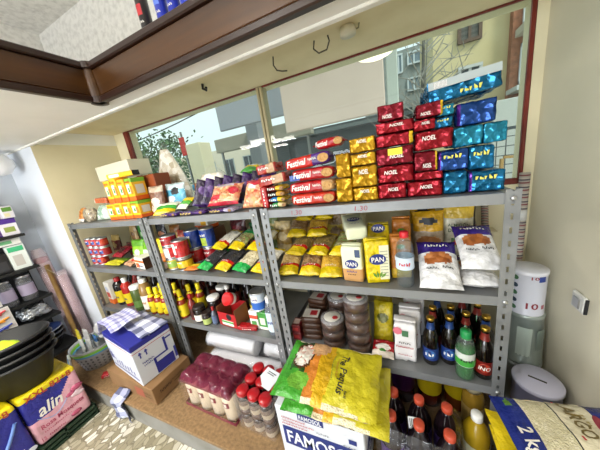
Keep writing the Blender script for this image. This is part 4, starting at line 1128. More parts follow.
stand(o, 'white and purple almond bag lying flat at the bottom by the corner post', 'almonds', .262, .925, Z0+.026, 4, 'white and purple almond bags', -84)
o = almond_bag(63, .135)
stand(o, 'white and purple almond bag on top of the flat one by the corner post', 'almonds', .264, .935, Z0+.085, 2, 'white and purple almond bags', -58)
o = make_carton('blue_carton', .12, .08, .12, P('#8aa8cc', .5), (), (), (('f', '~9', .5, .6, .7, .12, NAVY),))
stand(o, 'pale blue carton at the back behind the almond bags by the post', 'carton', .262, 1.3, Z0, 0)
ST = stripes(['#c8c0b0', '#8a2434', '#c8c0b0', '#3a3038'], 55, 2)
for x, roll, h, lab in ((.3, -16, .3, 'leaning tube with fine dark red and white stripes behind the almond bags'), (.352, -12, .26, 'second leaning striped tube beside the first'), (.405, -3, .3, 'third striped tube, nearly upright, half behind the corner post')):
    o = root('striped_tube')
    MB().lathe([(.016, 0), (.016, h)], 14).build('paper_tube', ST, o, True)
    MB().lathe([(.0165, h-.01), (.0165, h+.004)], 14).build('tube_end', P('#b0a894', .6), o, True)
    stand(o, lab, 'tube', x, 1.45, 1.0 if roll < -5 else .98, 0, 'striped tubes against the wall under the window', 0, roll)
MB().box(.2, .45, 1.415, 1.495, .96, .975).build('wall_sill', WALLC, None)
bpy.data.objects['wall_sill']['kind'] = 'structure'
o = root('striped_tube')
MB().lathe([(.019, 0), (.019, 1.12)], 14).build('paper_tube', stripes(['#a8a096', '#7a3a40', '#a8a096', '#4a4450', '#b8b0a4'], 30, 2), o, True)
MB().lathe([(.0195, .9), (.0195, .95)], 14).build('white_tag', P('#c9c9c6', .5), o, True)
stand(o, 'tall thin striped tube standing between the corner post and the beige wall', 'tube', .515, 1.36, PLZ, 0)

# ------------------------------------------------------------------ the packed back rows of the middle shelf
for x, y, h, c, c2, sd, lab in ((-2.36, 1.13, .2, '#7a2a2a', '#b8a060', 201, 'maroon and tan bag standing behind the small red tins'), (-2.28, 1.25, .24, '#4a5a3a', '#8a9a5a', 202, 'dull green bag at the back behind the small red tins'),
    (-1.69, 1.22, .24, '#c9a24a', '#8a5a2a', 203, 'tan and brown bag at the back behind the yellow and orange bag'), (-1.58, 1.2, .2, '#d8d0c0', '#b04a3a', 204, 'white and red bag beside the slotted post at mid depth'),
    (-.82, 1.3, .26, '#b8a25a', '#6a7a3a', 206, 'olive and straw bag at the back above the mixed beans'),
    (-.71, 1.25, .22, '#a8843a', '#d8c08a', 207, 'straw-coloured bag at the back beside the slotted post')):
    o = make_pouch('snack_bag', .12, h, .05, ((.3, gloss(c2)), (.75, gloss(c)), (1, gloss(c2))), ((.5, .55, .3, .14, gloss(c2)),), seed=sd)
    stand(o, lab, 'snack', x, y, Z0+.002, 0, None, -5)
# ------------------------------------------------------------------ third shelf, unit by the pier: bottles
Z0 = T3
AMB, DGL, KET, GREENJ, LBR, WCAP, YCAP, RCAP = glassdark('#4a1a10'), glassdark('#120c0c'), plastic('#b0261c', .25), glassdark('#4a5a2a'), glassdark('#8a6a3a'), plastic('#e6e6e2'), plastic('#e8d416'), plastic('#a01c20')
YL, WL, RL = P('#e0c81c', .45), P('#e4e0d6', .45), P('#b4261e', .45)
o = make_carton('juice_carton', .09, .07, .205, P('#d8d4d0', .4), ((0, .25, P('#d86a2a', .4)),), (('f', .15, .8, .3, .55, P('#c04a3a', .4)), ('f', .2, .7, .6, .8, P('#b8c0d8', .4))), bev=.004)
stand(o, 'white and orange juice carton at the pier end of the bottle shelf', 'carton', -2.36, .985, Z0, -6)
BTS = 'bottles at the pier end of the third shelf'
for x, y, mk, lab in (
    (-2.245, .99, ('sauce_bottle', 'squeeze', .045, .265, DGL, RCAP, .04, (.1, .5, YL), '~4', NAVY), 'dark sauce bottle with a red cap and yellow label beside the juice carton'),
    (-2.13, .985, ('sauce_bottle', 'squeeze', .04, .265, KET, WCAP, .05, (.12, .45, YL), '~4', NAVY), 'red sauce bottle with a white cap and yellow label'),
    (-1.955, .96, ('pickle_jar', 'jar', .045, .225, GREENJ, WCAP, .03, (.15, .4, P('#5a7a3a', .4)), None, None), 'green jar with a white lid at the front of the bottles'),
    (-1.845, .965, ('oil_bottle', 'milk', .045, .285, LBR, WCAP, .03, (.1, .5, WL), '~5', P('#a8642a')), 'tall light brown bottle with a white cap and white label'),
    (-2.05, 1.06, ('sauce_bottle', 'sauce', .036, .24, clear('#dfe4dc', .15, None), WCAP, .03, (.15, .5, P('#c8d0b8', .4)), None, None), 'clear bottle with a white cap behind the green jar'),
    (-2.19, 1.1, ('sauce_bottle', 'sauce', .038, .26, KET, WCAP, .035, (.15, .5, WL), None, None), 'red bottle with white cap behind the dark sauce bottle'),
    (-1.93, 1.1, ('sauce_bottle', 'beer', .034, .27, DGL, WCAP, .03, (.15, .5, WL), None, None), 'dark bottle with a white cap behind the light brown bottle'),
    (-2.3, 1.12, ('sauce_bottle', 'beer', .036, .25, DGL, plastic('#20365a'), .03, (.15, .5, P('#3a5a9a', .4)), None, None), 'dark bottle with a navy cap behind the juice carton'),
    (-1.79, 1.1, ('sauce_bottle', 'sauce', .036, .24, AMB, WCAP, .03, (.15, .5, RL), None, None), 'amber bottle with a white cap behind the hot sauces')):
    stand(make_bottle(*mk, seg=16), lab, 'bottle', x, y, Z0, 0, BTS)
HG = 'small hot sauces with yellow caps'
hot = lambda: make_bottle('hot_sauce_bottle', 'hot', .031, .215, glassdark('#8a2a14'), YCAP, .05, (.08, .5, YL), '~3', P('#3a6a2a'), .015, seg=14, neck=(.66, .74, YCAP))
HX = [(-1.765, .945), (-1.695, .95), (-1.628, .955), (-1.565, .965), (-1.735, 1.015), (-1.665, 1.02), (-1.595, 1.03)]
for k, (x, y) in enumerate(HX):
    stand(hot(), ('front-row hot sauce with a tall yellow cap, %s from the light brown bottle' % NTH[k]) if k < 4 else 'second-row yellow-capped hot sauce, %s from the pier end' % NTH[k-4], 'hot sauce', x, y, Z0, 0, HG)
o = make_pouch('snack_bag', .16, .22, .05, ((1, gloss('#3a5a34')),), ((.5, .6, .3, .1, gloss('#6a8a5a')),), seed=71)
stand(o, 'dark green bag at the back behind the bottles by the pier', 'snack', -2.25, 1.3, Z0+.002, 0)
# third shelf, middle unit
for k, (x, y) in enumerate(((-1.455, .955), (-1.45, 1.03), (-1.385, 1.06))):
    stand(hot(), 'yellow-capped hot sauce beyond the slotted post, %s from the front' % NTH[k], 'hot sauce', x, y, Z0, 0, HG)
MIDB = 'jars and bottles on the third shelf of the middle unit'
for x, y, mk, kw, lab in (
    (-1.355, .955, ('hot_sauce_bottle', 'hot', .026, .2, glassdark('#7a1a16'), RCAP, .03, (.1, .45, P('#3a1410', .4)), None, None), {}, 'red hot sauce with a red cap between the yellow caps and the dark jar'),
    (-1.29, .95, ('sauce_jar', 'jar', .04, .12, glassdark('#160c0a'), plastic('#26201e'), .02, (.12, .5, WL), None, None), {}, 'squat dark jar with a black lid and white label'),
    (-1.225, 1.03, ('sauce_jar', 'jar', .045, .15, glassdark('#1a1214'), WCAP, .022, (.1, .45, P('#3a2a2a', .4)), None, None), {}, 'taller dark jar with a white lid behind the small jar'),
    (-1.24, 1.14, ('sauce_jar', 'jar', .045, .17, glassdark('#20181c'), WCAP, .022, (.1, .45, P('#4a3a3a', .4)), None, None), {}, 'dark jar with a white lid at the back, second of the white lids'),
    (-1.21, .93, ('spice_jar', 'jar', .03, .09, glassdark('#20140e'), P('#2a201c', .3), .015, (.1, .55, P('#a8b86a', .4)), None, None), {}, 'little dark jar with a green-white label at the shelf edge'),
    (-1.15, .94, ('hot_sauce_bottle', 'hot', .02, .13, glassdark('#4a5260'), RCAP, .025, (.1, .5, P('#5a6a8a', .4)), None, None), {}, 'tiny grey-blue bottle with a red cap at the shelf edge'),
    (-1.135, 1.085, ('sauce_bottle', 'sauce', .034, .21, glassdark('#4a1a16'), WCAP, .03, (.15, .45, RL), None, None), {}, 'dark red bottle with a white cap behind the red display box'),
    (-.98, 1.12, ('sauce_bottle', 'beer', .033, .24, DGL, plastic('#1e1a1a'), .03, (.15, .45, P('#3a2e2a', .4)), None, None), {}, 'black bottle at the back behind the red display box'),
    (-1.36, 1.17, ('sauce_bottle', 'beer', .034, .25, DGL, RCAP, .03, (.15, .45, P('#5a2a1a', .4)), None, None), {}, 'black bottle with a red cap at the back by the post'),
    (-.88, 1.2, ('sauce_bottle', 'beer', .034, .25, DGL, WCAP, .03, (.15, .45, P('#4a3a2a', .4)), None, None), {}, 'black bottle with a white cap at the back behind the blue can'),
    (-.895, 1.07, ('pickle_jar', 'jar', .042, .19, glassdark('#5a5a30'), P('#4a5a3a', .4), .02, (.1, .55, YL), None, None), {}, 'olive jar with a yellow label beside the blue and white can'),
    (-.755, 1.13, ('oil_bottle', 'milk', .03, .25, P('#d8d0a8', .35), YCAP, .03, (.15, .5, P('#e6e0c8', .4)), None, None), {}, 'pale bottle with a yellow cap behind the blue and white can'),
    (-.705, .95, ('gel_bottle', 'milk', .034, .25, clear('#dfeaf4', .12, None), WCAP, .035, (.12, .62, P('#c8d8e6', .4)), '~6', NAVY), {'fill': (.7, clear('#c8dcea', .1, None))}, 'clear blue-tinted bottle with a white cap beside the slotted post')):
    stand(make_bottle(*mk, seg=16, **kw), lab, 'bottle', x, y, Z0, 0, MIDB)
BKR = 'dark bottles packed in the back rows'
for k, (x, y, h, cp) in enumerate(((-1.44, 1.12, .23, 0), (-1.43, 1.22, .25, 1), (-1.31, 1.27, .24, 2), (-1.2, 1.26, .25, 1), (-1.15, 1.175, .22, 0), (-1.06, 1.2, .24, 2), (-1.05, 1.3, .25, 0), (-.95, 1.24, .24, 1), (-.86, 1.3, .25, 0), (-.96, 1.34, .26, 2),
                               (-2.36, 1.25, .26, 2), (-2.07, 1.18, .25, 0), (-1.98, 1.22, .26, 1), (-1.86, 1.21, .25, 2), (-1.72, 1.21, .24, 0), (-1.62, 1.14, .24, 1), (-1.6, 1.26, .25, 2), (-1.8, 1.3, .26, 1))):
    stand(make_bottle('sauce_bottle', 'beer' if cp else 'sauce', .033, h, DGL if k % 3 else AMB, (WCAP, P('#20201e', .3), RCAP)[cp], .03, (.15, .48, (P('#5a4a3a', .4), P('#7a2a20', .4), P('#4a4a50', .4))[k % 3]), None, None, seg=12),
          'dark sauce bottle with a %s cap in the crowded back rows, %s' % (('white', 'black', 'red')[cp], 'middle unit' if x > -1.5 else 'unit by the pier'), 'bottle', x, y, Z0, 0,
          '%s-capped dark bottles at the back, %s' % (('white', 'black', 'red')[cp], 'middle unit' if x > -1.5 else 'unit by the pier'))
o = root('display_box')
RDC, BRD = P('#b01c22', .45), P('#7a4a2c', .7)
f = MB(); w_, d_, h_ = .16, .11, .13
f.box(-w_/2, w_/2, -d_/2, -d_/2+.003, 0, h_*.75).box(-w_/2, w_/2, d_/2-.003, d_/2, 0, h_).box(-w_/2, -w_/2+.003, -d_/2, d_/2, 0, h_, 1).box(w_/2-.003, w_/2, -d_/2, d_/2, 0, h_, 1).box(-w_/2, w_/2, -d_/2, d_/2, 0, .003)
f.build('open_box', [RDC, BRD], o)
q = MB().box(-.05, .05, -d_/2-.002, -d_/2-.0005, .012, .045); q.build('white_panel', P('#dfe6d8', .4), o)
MB().box(-.05, .05, -d_/2-.003, -d_/2-.002, .03, .042).build('green_stripe', P('#3f9a3c', .4), o)
c = MB().lathe([(.022, 0), (.021, .001)], 18); c.v = [(x+.02, -d_/2-.0008-z, y+.075) for x, y, z in c.v]; c.f = [t[::-1] for t in c.f]; c.build('emblem', INK, o)
stand(o, 'open red display box with a black round mark and white panel', 'box', -1.03, .985, Z0, -6)
o = root('paper_cup')
MB().lathe([(.03, 0), (.042, .08), (.039, .08), (.028, .004), (.001, .004)], 20).build('cup_body', plastic('#c01a1e'), o, True)
MB().lathe([(.0355, .028), (.0385, .052)], 20, cap0=False, cap1=False).build('white_band', WL, o, True)
put(o, 'red cup with a pale band tipped forward over the red display box', 'cup', (-1.015, 1.025, Z0+.15), (62, 0, -10))
o = make_foil_pack('snack_packet', .13, .03, .05, gloss('#a81c22'), '~5', NRM, .5, (0, 0), None, 90, None, .004)
stand(o, 'small red packet lying at the shelf edge beside the red display box', 'snack', -.89, .945, Z0, 8)
stand(make_can(.048, .12, P('#c8d4e4', .35), (.1, .5), P('#2f63b8', .35), (-.5, .5, .55, .85, WL), '~4', NAVY), 'blue and white can standing on two small cartons', 'can', -.815, 1.0, Z0+.122)
stand(make_carton('spice_carton', .06, .06, .12, P('#e2e0da', .4), ((.55, .8, P('#c8503a', .4)),), (('f', .2, .8, .1, .45, P('#4a8a4a', .4)),)), 'small white carton with a red band under the blue and white can', 'carton', -.848, .985, Z0)
stand(make_carton('spice_carton', .06, .06, .12, P('#3f8a3c', .4), ((0, .2, WL),), (('f', .2, .8, .3, .7, P('#d8e0c8', .4)),)), 'small green carton under the blue and white can', 'carton', -.784, .985, Z0)
# ------------------------------------------------------------------ third shelf, unit by the wall
Z0 = T3B
PASTE = P('#3c2418', .35, 0, (30, .3), .5, (12, '#4c3020'))
LIDL = (P('#c9c6bc', .4), P('#a8242c', .4))
PG = 'brown paste tubs on the third shelf'
for x, y, n, h, lab in ((-.355, .985, 3, .165, 'lower round brown paste tub stack with a printed lid, at the shelf edge'), (-.355, 1.13, 4, .2, 'round brown paste tub stack with a printed lid behind the lower one'),
                        (-.222, .985, 5, .3, 'tall round brown paste tub stack beside the yellow bags')):
    stand(make_tub_pack(.062, h, n, PASTE, LIDL), lab, 'tub', x, y, Z0, 0, PG)
def paste_slab(n, w, d, e):
    o = root('paste_slab')
    for k in range(n): softbox(mb := MB(), w, d, e*.92, .008, 4, .001, k); mb.v = [(a, b, c+k*e) for a, b, c in mb.v]; mb.build('paste_block', PASTE, o, True)
    MB().box(-w*.4, w*.4, -d*.4, d*.4, n*e, n*e+.001).build('paper_label', P('#c2beb6', .5), o)
    MB().box(-w*.05, w*.3, -d*.2, d*.25, n*e+.001, n*e+.002).build('seal_print', LIDL[1], o)
    return o
stand(paste_slab(4, .11, .09, .036), 'square brown paste slabs stacked with a pale label, beside the round tubs', 'paste', -.485, 1.02, Z0, 5, PG)
stand(paste_slab(5, .11, .09, .036), 'taller square paste slabs behind the front ones', 'paste', -.48, 1.14, Z0, -4, PG)
stand(paste_slab(5, .1, .09, .045), 'brown paste slabs at the back under the yellow bean bags', 'paste', -.45, 1.28, Z0, 4, PG)
for x, y, z, lab in ((-.57, .99, 0, 'small dark red box at the shelf edge by the post'), (-.57, .99, .05, 'small dark red box on top of the one by the post'), (-.568, 1.08, 0, 'small dark red box behind the two stacked ones')):
    stand(make_carton('spice_carton', .05, .07, .048, P('#6a1a1e', .4), (), (('t', .15, .85, .2, .8, P('#c8b0a8', .4)), ('f', .2, .8, .3, .7, P('#a83030', .4)))), lab, 'box', x, y, Z0+z, 4, 'small dark red boxes')
YB = 'yellow bags beside the flour'
for x, y, z, yaw, pit, sd, lab in ((-.112, 1.17, .003, 3, -10, 81, 'yellow bag standing beside the white flour bags'), (-.112, 1.05, .006, -4, -22, 82, 'yellow bag leaning in front of the one beside the flour')):
    o = make_pouch('snack_bag', .1, .2, .04, ((1, gloss('#cdb81a')),), ((.5, .6, .3, .12, gloss('#6a6a1a')),), seed=sd)
    stand(o, lab, 'snack', x, y, Z0+z, yaw, YB, pit)
o = make_pouch('snack_bag', .105, .09, .035, ((.3, gloss('#e0d4c8')), (1, gloss('#b01e26'))), ((.5, .5, .34, .2, gloss('#e2ddd8')), (.5, .3, .15, .1, gloss('#4a8a3a'))), seed=83)
stand(o, 'red and white packet lying at the shelf edge below the yellow bags', 'snack', -.108, .925, Z0+.02, -2, None, -76)
FLW = paper('#d6d4d6')
for k, (y, h, lab) in enumerate(((.98, .215, 'white paper flour bag at the shelf edge beside the dark bottles'), (1.07, .225, 'second white flour bag, just behind the front one'), (1.16, .235, 'third white flour bag at the back of its row'))):
    o = make_brick('flour_pack', .1, .075, h, FLW, FLW, None, None, None, None, FLW, 6+k, None, None, (('~6', .5, .5, .05, INK), ('~9', .4, .75, .05, P('#a83040')), ('~7', .2, .6, .035, P('#a83040'))), .011)
    MB().box(-.012, .014, -.0385, -.0378, h*.66, h*.8).build('green_mark', P('#3f6a4a', .5), o)
    c = MB().lathe([(.02, 0), (.019, .001)], 8); c.v = [(x-.03, -.0382-z, yy+h*.78) for x, yy, z in c.v]; c.f = [t[::-1] for t in c.f]; c.build('flower_print', P('#c86a7a', .5), o)
    stand(o, lab, 'flour', -.005+k*.022, y, Z0, -3+k*2, 'white flour bags')
BEERG, CROWN, NB, NRD = glassdark('#0f0a08'), metal('#b8923a', .3), P('#1c386e', .35), P('#78241e', .35)
def beer(red, seed=0):
    return make_bottle('beer_bottle', 'beer', .031, .235, BEERG, CROWN, .014, (.12, .38, P('#1a3272', .3) if not red else P('#701812', .3)), 'INO' if red else '~3', NRM, .0155, (.76, .9, NB if not red else NRD), 18, None,
                       (.26, .022, P('#33609f', .35) if not red else P('#a83420', .35)))
BEERS = 'dark bottles at the wall end of the third shelf'
for x, y, red, lab in ((.098, .98, 0, 'dark bottle with blue label at the shelf edge next to the white flour'), (.172, 1.0, 0, 'dark bottle with blue label, second from the flour'),
                       (.115, 1.06, 1, 'dark bottle with a red neck label behind the first blue one'), (.19, 1.08, 0, 'dark blue-labelled bottle in the second row behind the second blue one'),
                       (.145, 1.15, 0, 'dark blue-labelled bottle in the third row'), (.285, .955, 1, 'dark bottle with a red label beside the corner post'),
                       (.308, 1.03, 0, 'dark blue-necked bottle behind the red-labelled one by the post'), (.24, 1.04, 1, 'dark red-necked bottle behind the green drink'),
                       (.3, 1.12, 1, 'dark red-necked bottle in the third row by the post'), (.25, 1.16, 1, 'dark red-necked bottle at the back of the bottle rows')):
    stand(beer(red), lab, 'bottle', x, y, Z0, -8, BEERS)
GRL = clear('#c4ecc8', .06, (60, .2))
o = make_bottle('drink_bottle', 'milk', .034, .225, GRL, plastic('#1f8a4a'), .036, (.3, .58, P('#c9d0c8', .35)), '~5', INK, .019, fill=(.62, clear('#7fd08a', .3, None, .12, '#58b868')))
c = MB(); c.lathe([(.0352, .07), (.0352, .1)], 18, cap0=False, cap1=False); c.build('green_label', P('#3f9a3c', .4), o, True)
stand(o, 'green-capped drink bottle with white and green label at the shelf edge', 'bottle', .218, .938, Z0)
# ------------------------------------------------------------------ inside the units on the platform
Z0 = PLZ
SACKF = clear('#ffffff', .12, (22, .9))
def cup_roll(L, r, m):
    o = root('cup_sleeve')
    mb = MB()
    pr = []
    for k in range(int(L/.012)): pr += [(r, k*.012), (r*.985, k*.012+.004), (r*.97, k*.012+.0115)]
    mb.lathe(pr+[(r*.8, L)], 18); mb.build('stacked_cups', m, o, True)
    MB().lathe([(r*.4, -.012), (r*1.05, -.004), (r*1.06, L*.4), (r*1.05, L+.004), (r*.5, L+.02)], 18, cap0=False, cap1=False).build('clear_film', SACKF, o, True)
    return o
CUPW = P('#dcdde2', .5)
CG2 = 'sleeves of white cups under the middle unit'
for x, y, z, yaw, L, r, lab in ((-1.27, .957, .07, 0, .56, .064, 'sleeve of white cups lying lowest on the platform behind the pink bottles'), (-1.25, 1.103, .07, 0, .56, .064, 'sleeve of white cups second row on the platform'),
                                 (-1.3, 1.0, .201, 0, .4, .062, 'sleeve of white cups on the lower sleeves, towards the packing box'), (-.83, 1.02, .2, 0, .16, .058, 'short sleeve of white cups on the lower sleeves near the slotted post'),
                                 (-1.24, 1.142, .21, 0, .36, .06, 'sleeve of white cups high at the back of the pile'), (-1.15, 1.072, .292, 0, .3, .042, 'thin topmost sleeve of white cups on the pile')):
    put(cup_roll(L, r, CUPW), lab, 'cups', (x, y, PLZ+z), (-90, 0, -90+yaw), CG2)
for x, y, w, h, sd, yaw, lab in ((-1.3, .985, .26, .28, 93, 8, 'crumpled milky bag of cups bulging out beside the hose coil'), (-.93, .955, .3, .22, 94, -6, 'crumpled milky bag of cups behind the pink pack and the red lids')):
    pass
o = make_pouch('plastic_bag', .3, .26, .14, ((1, clear('#ffffff', .35, (22, .9))),), seed=91, wr=.02)
stand(o, 'crumpled clear plastic bag at the back behind the pile of cup sleeves', 'bag', -1.0, 1.3, PLZ+.01, 5)
o = root('hose_coil')
for k in range(3):
    MB().tube([(.11*math.cos(a*PI/12), .018*k+.004*math.sin(a), .115+.11*math.sin(a*PI/12)) for a in range(25)], .01, 8).build('coil_turn', P('#4a4c50', .4), o, True)
stand(o, 'grey hose coil standing behind the cup sleeves by the slotted post', 'hose', -1.395, 1.16, PLZ)
# big drink bottles under the unit by the wall
for x, y, b, l, cp, lab in ((-.155, 1.06, '#3a0e1e', '#4a1a5a', '#5a1a4a', 'large dark red bottle with purple label under the shelf, innermost'), (-.025, 1.07, '#3a0e1e', '#4a1a5a', '#5a1a4a', 'large dark red bottle with purple label behind the clear-wrapped drinks'),
                        (.1, 1.08, '#5a1c10', '#d8c01a', '#d8c01a', 'large red-brown bottle with a yellow label under the third shelf'), (.225, 1.09, '#6a3410', '#d8c01a', '#d8c01a', 'large amber bottle with a yellow label by the corner post')):
    stand(make_bottle('soda_bottle', 'soda', .055, .31, glassdark(b), plastic(cp), .025, (.28, .6, P(l, .4)), None, None, .02), lab, 'bottle', x, y, PLZ, 0, 'large bottles under the third shelf')
# ------------------------------------------------------------------ goods along the front of the platform
o = root('shrink_pack')
MAR, BEI = P('#7c2438', .3), P('#e8dfca', .4)
bm_ = MB().lathe([(.04, 0, 0), (.046, .006, 1), (.046, .15, 1), (.044, .165, 0), (.03, .19, 0), (.022, .2, 0)], 16)
cm_ = MB().lathe([(.026, .196), (.027, .2), (.027, .226), (.024, .23)], 14)
lm_ = MB().grid(6, 1, lambda u, v: (.0468*math.sin(-.5+u), -.0468*math.cos(-.5+u), .1+.035*v))
first = None
for r in range(2):
    for c in range(4):
        if first is None:
            b = bm_.build('bottle', [MAR, BEI], o, True); cm_.build('cap', MAR, b, True); lm_.build('printed_label', MAR, b, True)
            q = MB().grid(3, 1, lambda u, v: (.0474*math.sin(-.2+.4*u), -.0474*math.cos(-.2+.4*u), .105+.022*v)); q.build('white_tag', WL, b)
            first = b
        else: b = copy_tree(first, o)
        b.location = (-.144+c*.096, -.048+r*.096, .001)
WR = clear('#c08a98', .55, (16, .9), .15, '#7c2e46')
def wrap_top(w, d, z, r, nx, ny, dome, seed):
    def fn(u, v):
        x, y = (u-.5)*w, (v-.5)*d
        bx_ = abs(math.sin(u*nx*PI))**.5*abs(math.sin(v*ny*PI))**.5
        e = min(u, 1-u, v, 1-v); dz = -max(0, .05-e)*.7
        return Vector((x, y, z-dome*(1-bx_)+dz+.004*noise.noise(Vector((x*30, y*30, seed)))))
    return fn
m = MB(); m.grid(32, 24, wrap_top(.392, .2, .237, 0, 4, 2, .022, 1))
m.build('maroon_wrap', WR, o, True)
m = MB()
def skirt(mb, w, d, z0, z1, n=36, amp=.003, seed=2):
    per = []
    for k in range(n):
        t = k/n*4; s = int(t); f = t-s
        x, y = ((-.5+f, -.5), (.5, -.5+f), (.5-f, .5), (-.5, .5-f))[s]; per.append((x*w, y*d))
    def fn(u, v):
        i = int(round(u*n)) % n; x, y = per[i]
        k = 1+amp*8*noise.noise(Vector((x*24, y*24, v*5+seed)))*math.sin(PI*v)
        return (x*k, y*k, z0+(z1-z0)*v)
    mb.grid(n, 6, fn)
skirt(m, .394, .202, .004, .2); m.build('clear_wrap', clear('#fcf8f6', .03, (30, .6), .12, '#ece4e0'), o, True)
m = MB(); skirt(m, .394, .202, .001, .024, 36, .002, 3); m.build('maroon_base', P('#7c2a40', .35), o, True)
stand(o, 'shrink-wrapped pack of beige bottles under maroon film on the chipboard platform', 'pack', -1.05, .752, PLZ, -2)
# two-layer pack of jars with red lids
o = root('jar_pack')
RLID, JB = plastic('#a8121c', .3), glassdark('#2a1a16')
jb = MB().lathe([(.032, 0, 1), (.034, .004, 1), (.034, .03, 0), (.034, .07, 0), (.028, .085, 0)], 16); jl = MB().lathe([(.032, .084), (.033, .086), (.033, .106), (.03, .11)], 18)
wl_ = MB().lathe([(.0346, .03), (.0346, .06)], 16, cap0=False, cap1=False)
first = None
for lay in (0, 1):
    for r in range(3):
        for c in range(3 if lay == 0 else 3):
            if first is None or (lay == 1 and r == c == 0):
                b = jb.build('jar', [JB, P('#b8a890', .5)], o, True); jl.build('lid', RLID if lay else P('#5a4438', .4), b, True); wl_.build('jar_label', P('#6a5648', .5), b, True); first = b
            else: b = copy_tree(first, o)
            b.location = (-.072+c*.072, -.072+r*.072, .002+lay*.116)
m = MB(); skirt(m, .222, .222, .002, .112, 36, .006, 7); skirt(m, .22, .22, .118, .225, 36, .006, 9)
m.build('clear_wrap', clear('#ffffff', .08, (26, .9)), o, True)
t = MB().box(-.055, .055, -.05, .05, 0, .001).build('paper_slip', P('#dfe2e8', .6), o)
MB().box(-.03, .03, .03, .034, .001, .0015).box(-.03, .02, .02, .024, .001, .0015).build('print_line', INK, t)
t.location = (.035, .02, .232); t.rotation_euler = (R(6), R(-4), R(-14))
stand(o, 'two-layer clear-wrapped pack of small jars with red lids and a paper slip', 'pack', -.722, .763, PLZ, -3)
# white carton with blue lettering and the rice bags on it
FBLUE = P('#1c2c74', .45); FRED = P('#b03a44', .5)
o = make_carton('oil_carton', .385, .27, .31, P('#cfd2da', .6, 0, None, .4), (), (('f', .06, .97, .3, .66, FBLUE), ('f', .28, .58, .86, .985, FBLUE), ('f', .84, .92, .74, .82, FBLUE), ('r', .1, .9, .3, .6, FBLUE), ('r', .3, .7, .75, .85, FBLUE)),
                (('f', 'FAMOSOL', .515, .48, .82, .24, P('#e6e8f0', .4)), ('f', 'FAMOSOL', .43, .922, .26, .08, P('#e6e8f0', .4)), ('f', '~19', .22, .83, .3, .035, FRED), ('f', '~21', .27, .775, .4, .035, FRED), ('f', '~15', .23, .72, .32, .035, FRED),
                 ('r', 'FAMOSOL', .5, .45, .7, .16, P('#e6e8f0', .4)), ('f', '~6', .56, .74, .14, .035, P('#8a8f9a', .5)), ('f', '~6', .86, .68, .16, .04, P('#8a8f9a', .5))), .004)
MB().box(-.06, .06, -.1362, -.1356, .3, .31).build('tape_end', P('#b9b4a0', .4), o)
stand(o, 'white carton with blue lettered panels standing on the platform under the rice bags', 'carton', -.352, .752, PLZ, 0)
RICE = grains('#e0d6b8', '#d2c6a2', '#ece4cc', 160, .45); FLM = lambda c: P(c, .26, 0, (22, .7, .02), .5, (9, shade(c, .88)))
RYE, RGR, ROR = FLM('#cfc32a'), FLM('#3f9a2a'), FLM('#c87a2a'); RDG = FLM('#2a5a24')
def rice_bag(seed, marks=True):
    """bag whose long axis becomes horizontal when it is laid down: green bottom end, yellow handle end"""
    W, H, T = .3, .425, .054
    tx = (('The', .3, .66, .05, .034, INK, .25), ('Paquis', .62, .655, .115, .04, INK, .25), ('~9', .45, .6, .1, .01, P('#b88a1e')), ('~14', .45, .55, .13, .008, P('#6a7a1a')), ('~5', .8, .72, .03, .014, INK)) if marks else ()
    o = make_pouch('rice_bag', W, H, T, ((.1, RGR), (.26, RDG), (.42, ROR), (1, RYE)),
        ((1.0, .5, .06, .36, RICE), (.32, .2, .26, .115, gloss('#5a3a20')), (.32, .2, .22, .095, grains('#e8e6e0', '#dcd8cc', '#c0503a', 60)), (.9, .16, .3, .16, RGR), (.75, .24, .14, .1, gloss('#6fb03a')), (.5, .47, .6, .075, gloss('#dcae1a')), (.1, .36, .2, .1, gloss('#e0b080'))),
        (RGR, RYE), tx, seed, .011, RICE, .03, 16, 22)
    q = MB().grid(10, 1, lambda u, v: ((u-.5)*.07, -.0135, .372+(v-.5)*.014*math.sin(PI*max(.08, min(.92, u)))))
    q.build('handle_slot', P('#3a3810', .6), o)
    return o
o = rice_bag(101, False)
put(o, 'lower green and yellow rice bag, pressed under the lettered one on the white carton', 'rice', (-.495, .735, PLZ+.31+.036), (-90, 0, -89), 'green and yellow rice bags')
o = rice_bag(102)
put(o, 'upper green and yellow rice bag with black script, lying on the white carton', 'rice', (-.53, .738, PLZ+.31+.104), (-90, 2, -90), 'green and yellow rice bags')
# six drinks in clear film
o = root('drink_pack')
DRK, OCAP = glassdark('#191015'), plastic('#b5452c', .4)
PL = P('#4a3470', .4)
first = None
for r in range(2):
    for c in range(3):
        if first is None:
            pr = [(a*.046, z*.32) for a, z in SHAPES['soda']]
            b = MB().lathe(pr, 18).build('bottle', DRK, o, True)
            MB().lathe([(.0185, .296), (.019, .298), (.019, .318), (.017, .32)], 18).build('cap', OCAP, b, True)
            MB().lathe([(.0466, .1), (.0466, .19)], 18, cap0=False, cap1=False).build('label_sleeve', PL, b, True)
            first = b
        else: b = copy_tree(first, o)
        b.location = (-.097+c*.097, -.05+r*.1, .002)
m = MB(); skirt(m, .3, .206, .004, .235, 40, .003, 12)
def shoulder(u, v):
    i = u*2*PI; x, y = math.cos(i), math.sin(i)
    k = max(abs(x), abs(y)); x, y = x/k, y/k
    s = 1-.2*v
    return (x*.15*s, y*.103*s, .235+.05*v+.008*noise.noise(Vector((x*4, y*4, v*3))))
m.grid(40, 5, shoulder)
m.build('clear_wrap', clear('#f6f8fa', .02, (22, .6)), o, True)
q = MB().box(-.018, .018, -.0012, 0, -.018, .018); q = q.build('barcode_sticker', P('#dfe2e2', .5), o)
q.location = (-.02, -.02, .27); q.rotation_euler = (R(-50), 0, R(10))
for k in range(5): MB().box(-.013+k*.006, -.0105+k*.006, -.0018, -.0011, -.012, .012).build('print_line', INK, q)
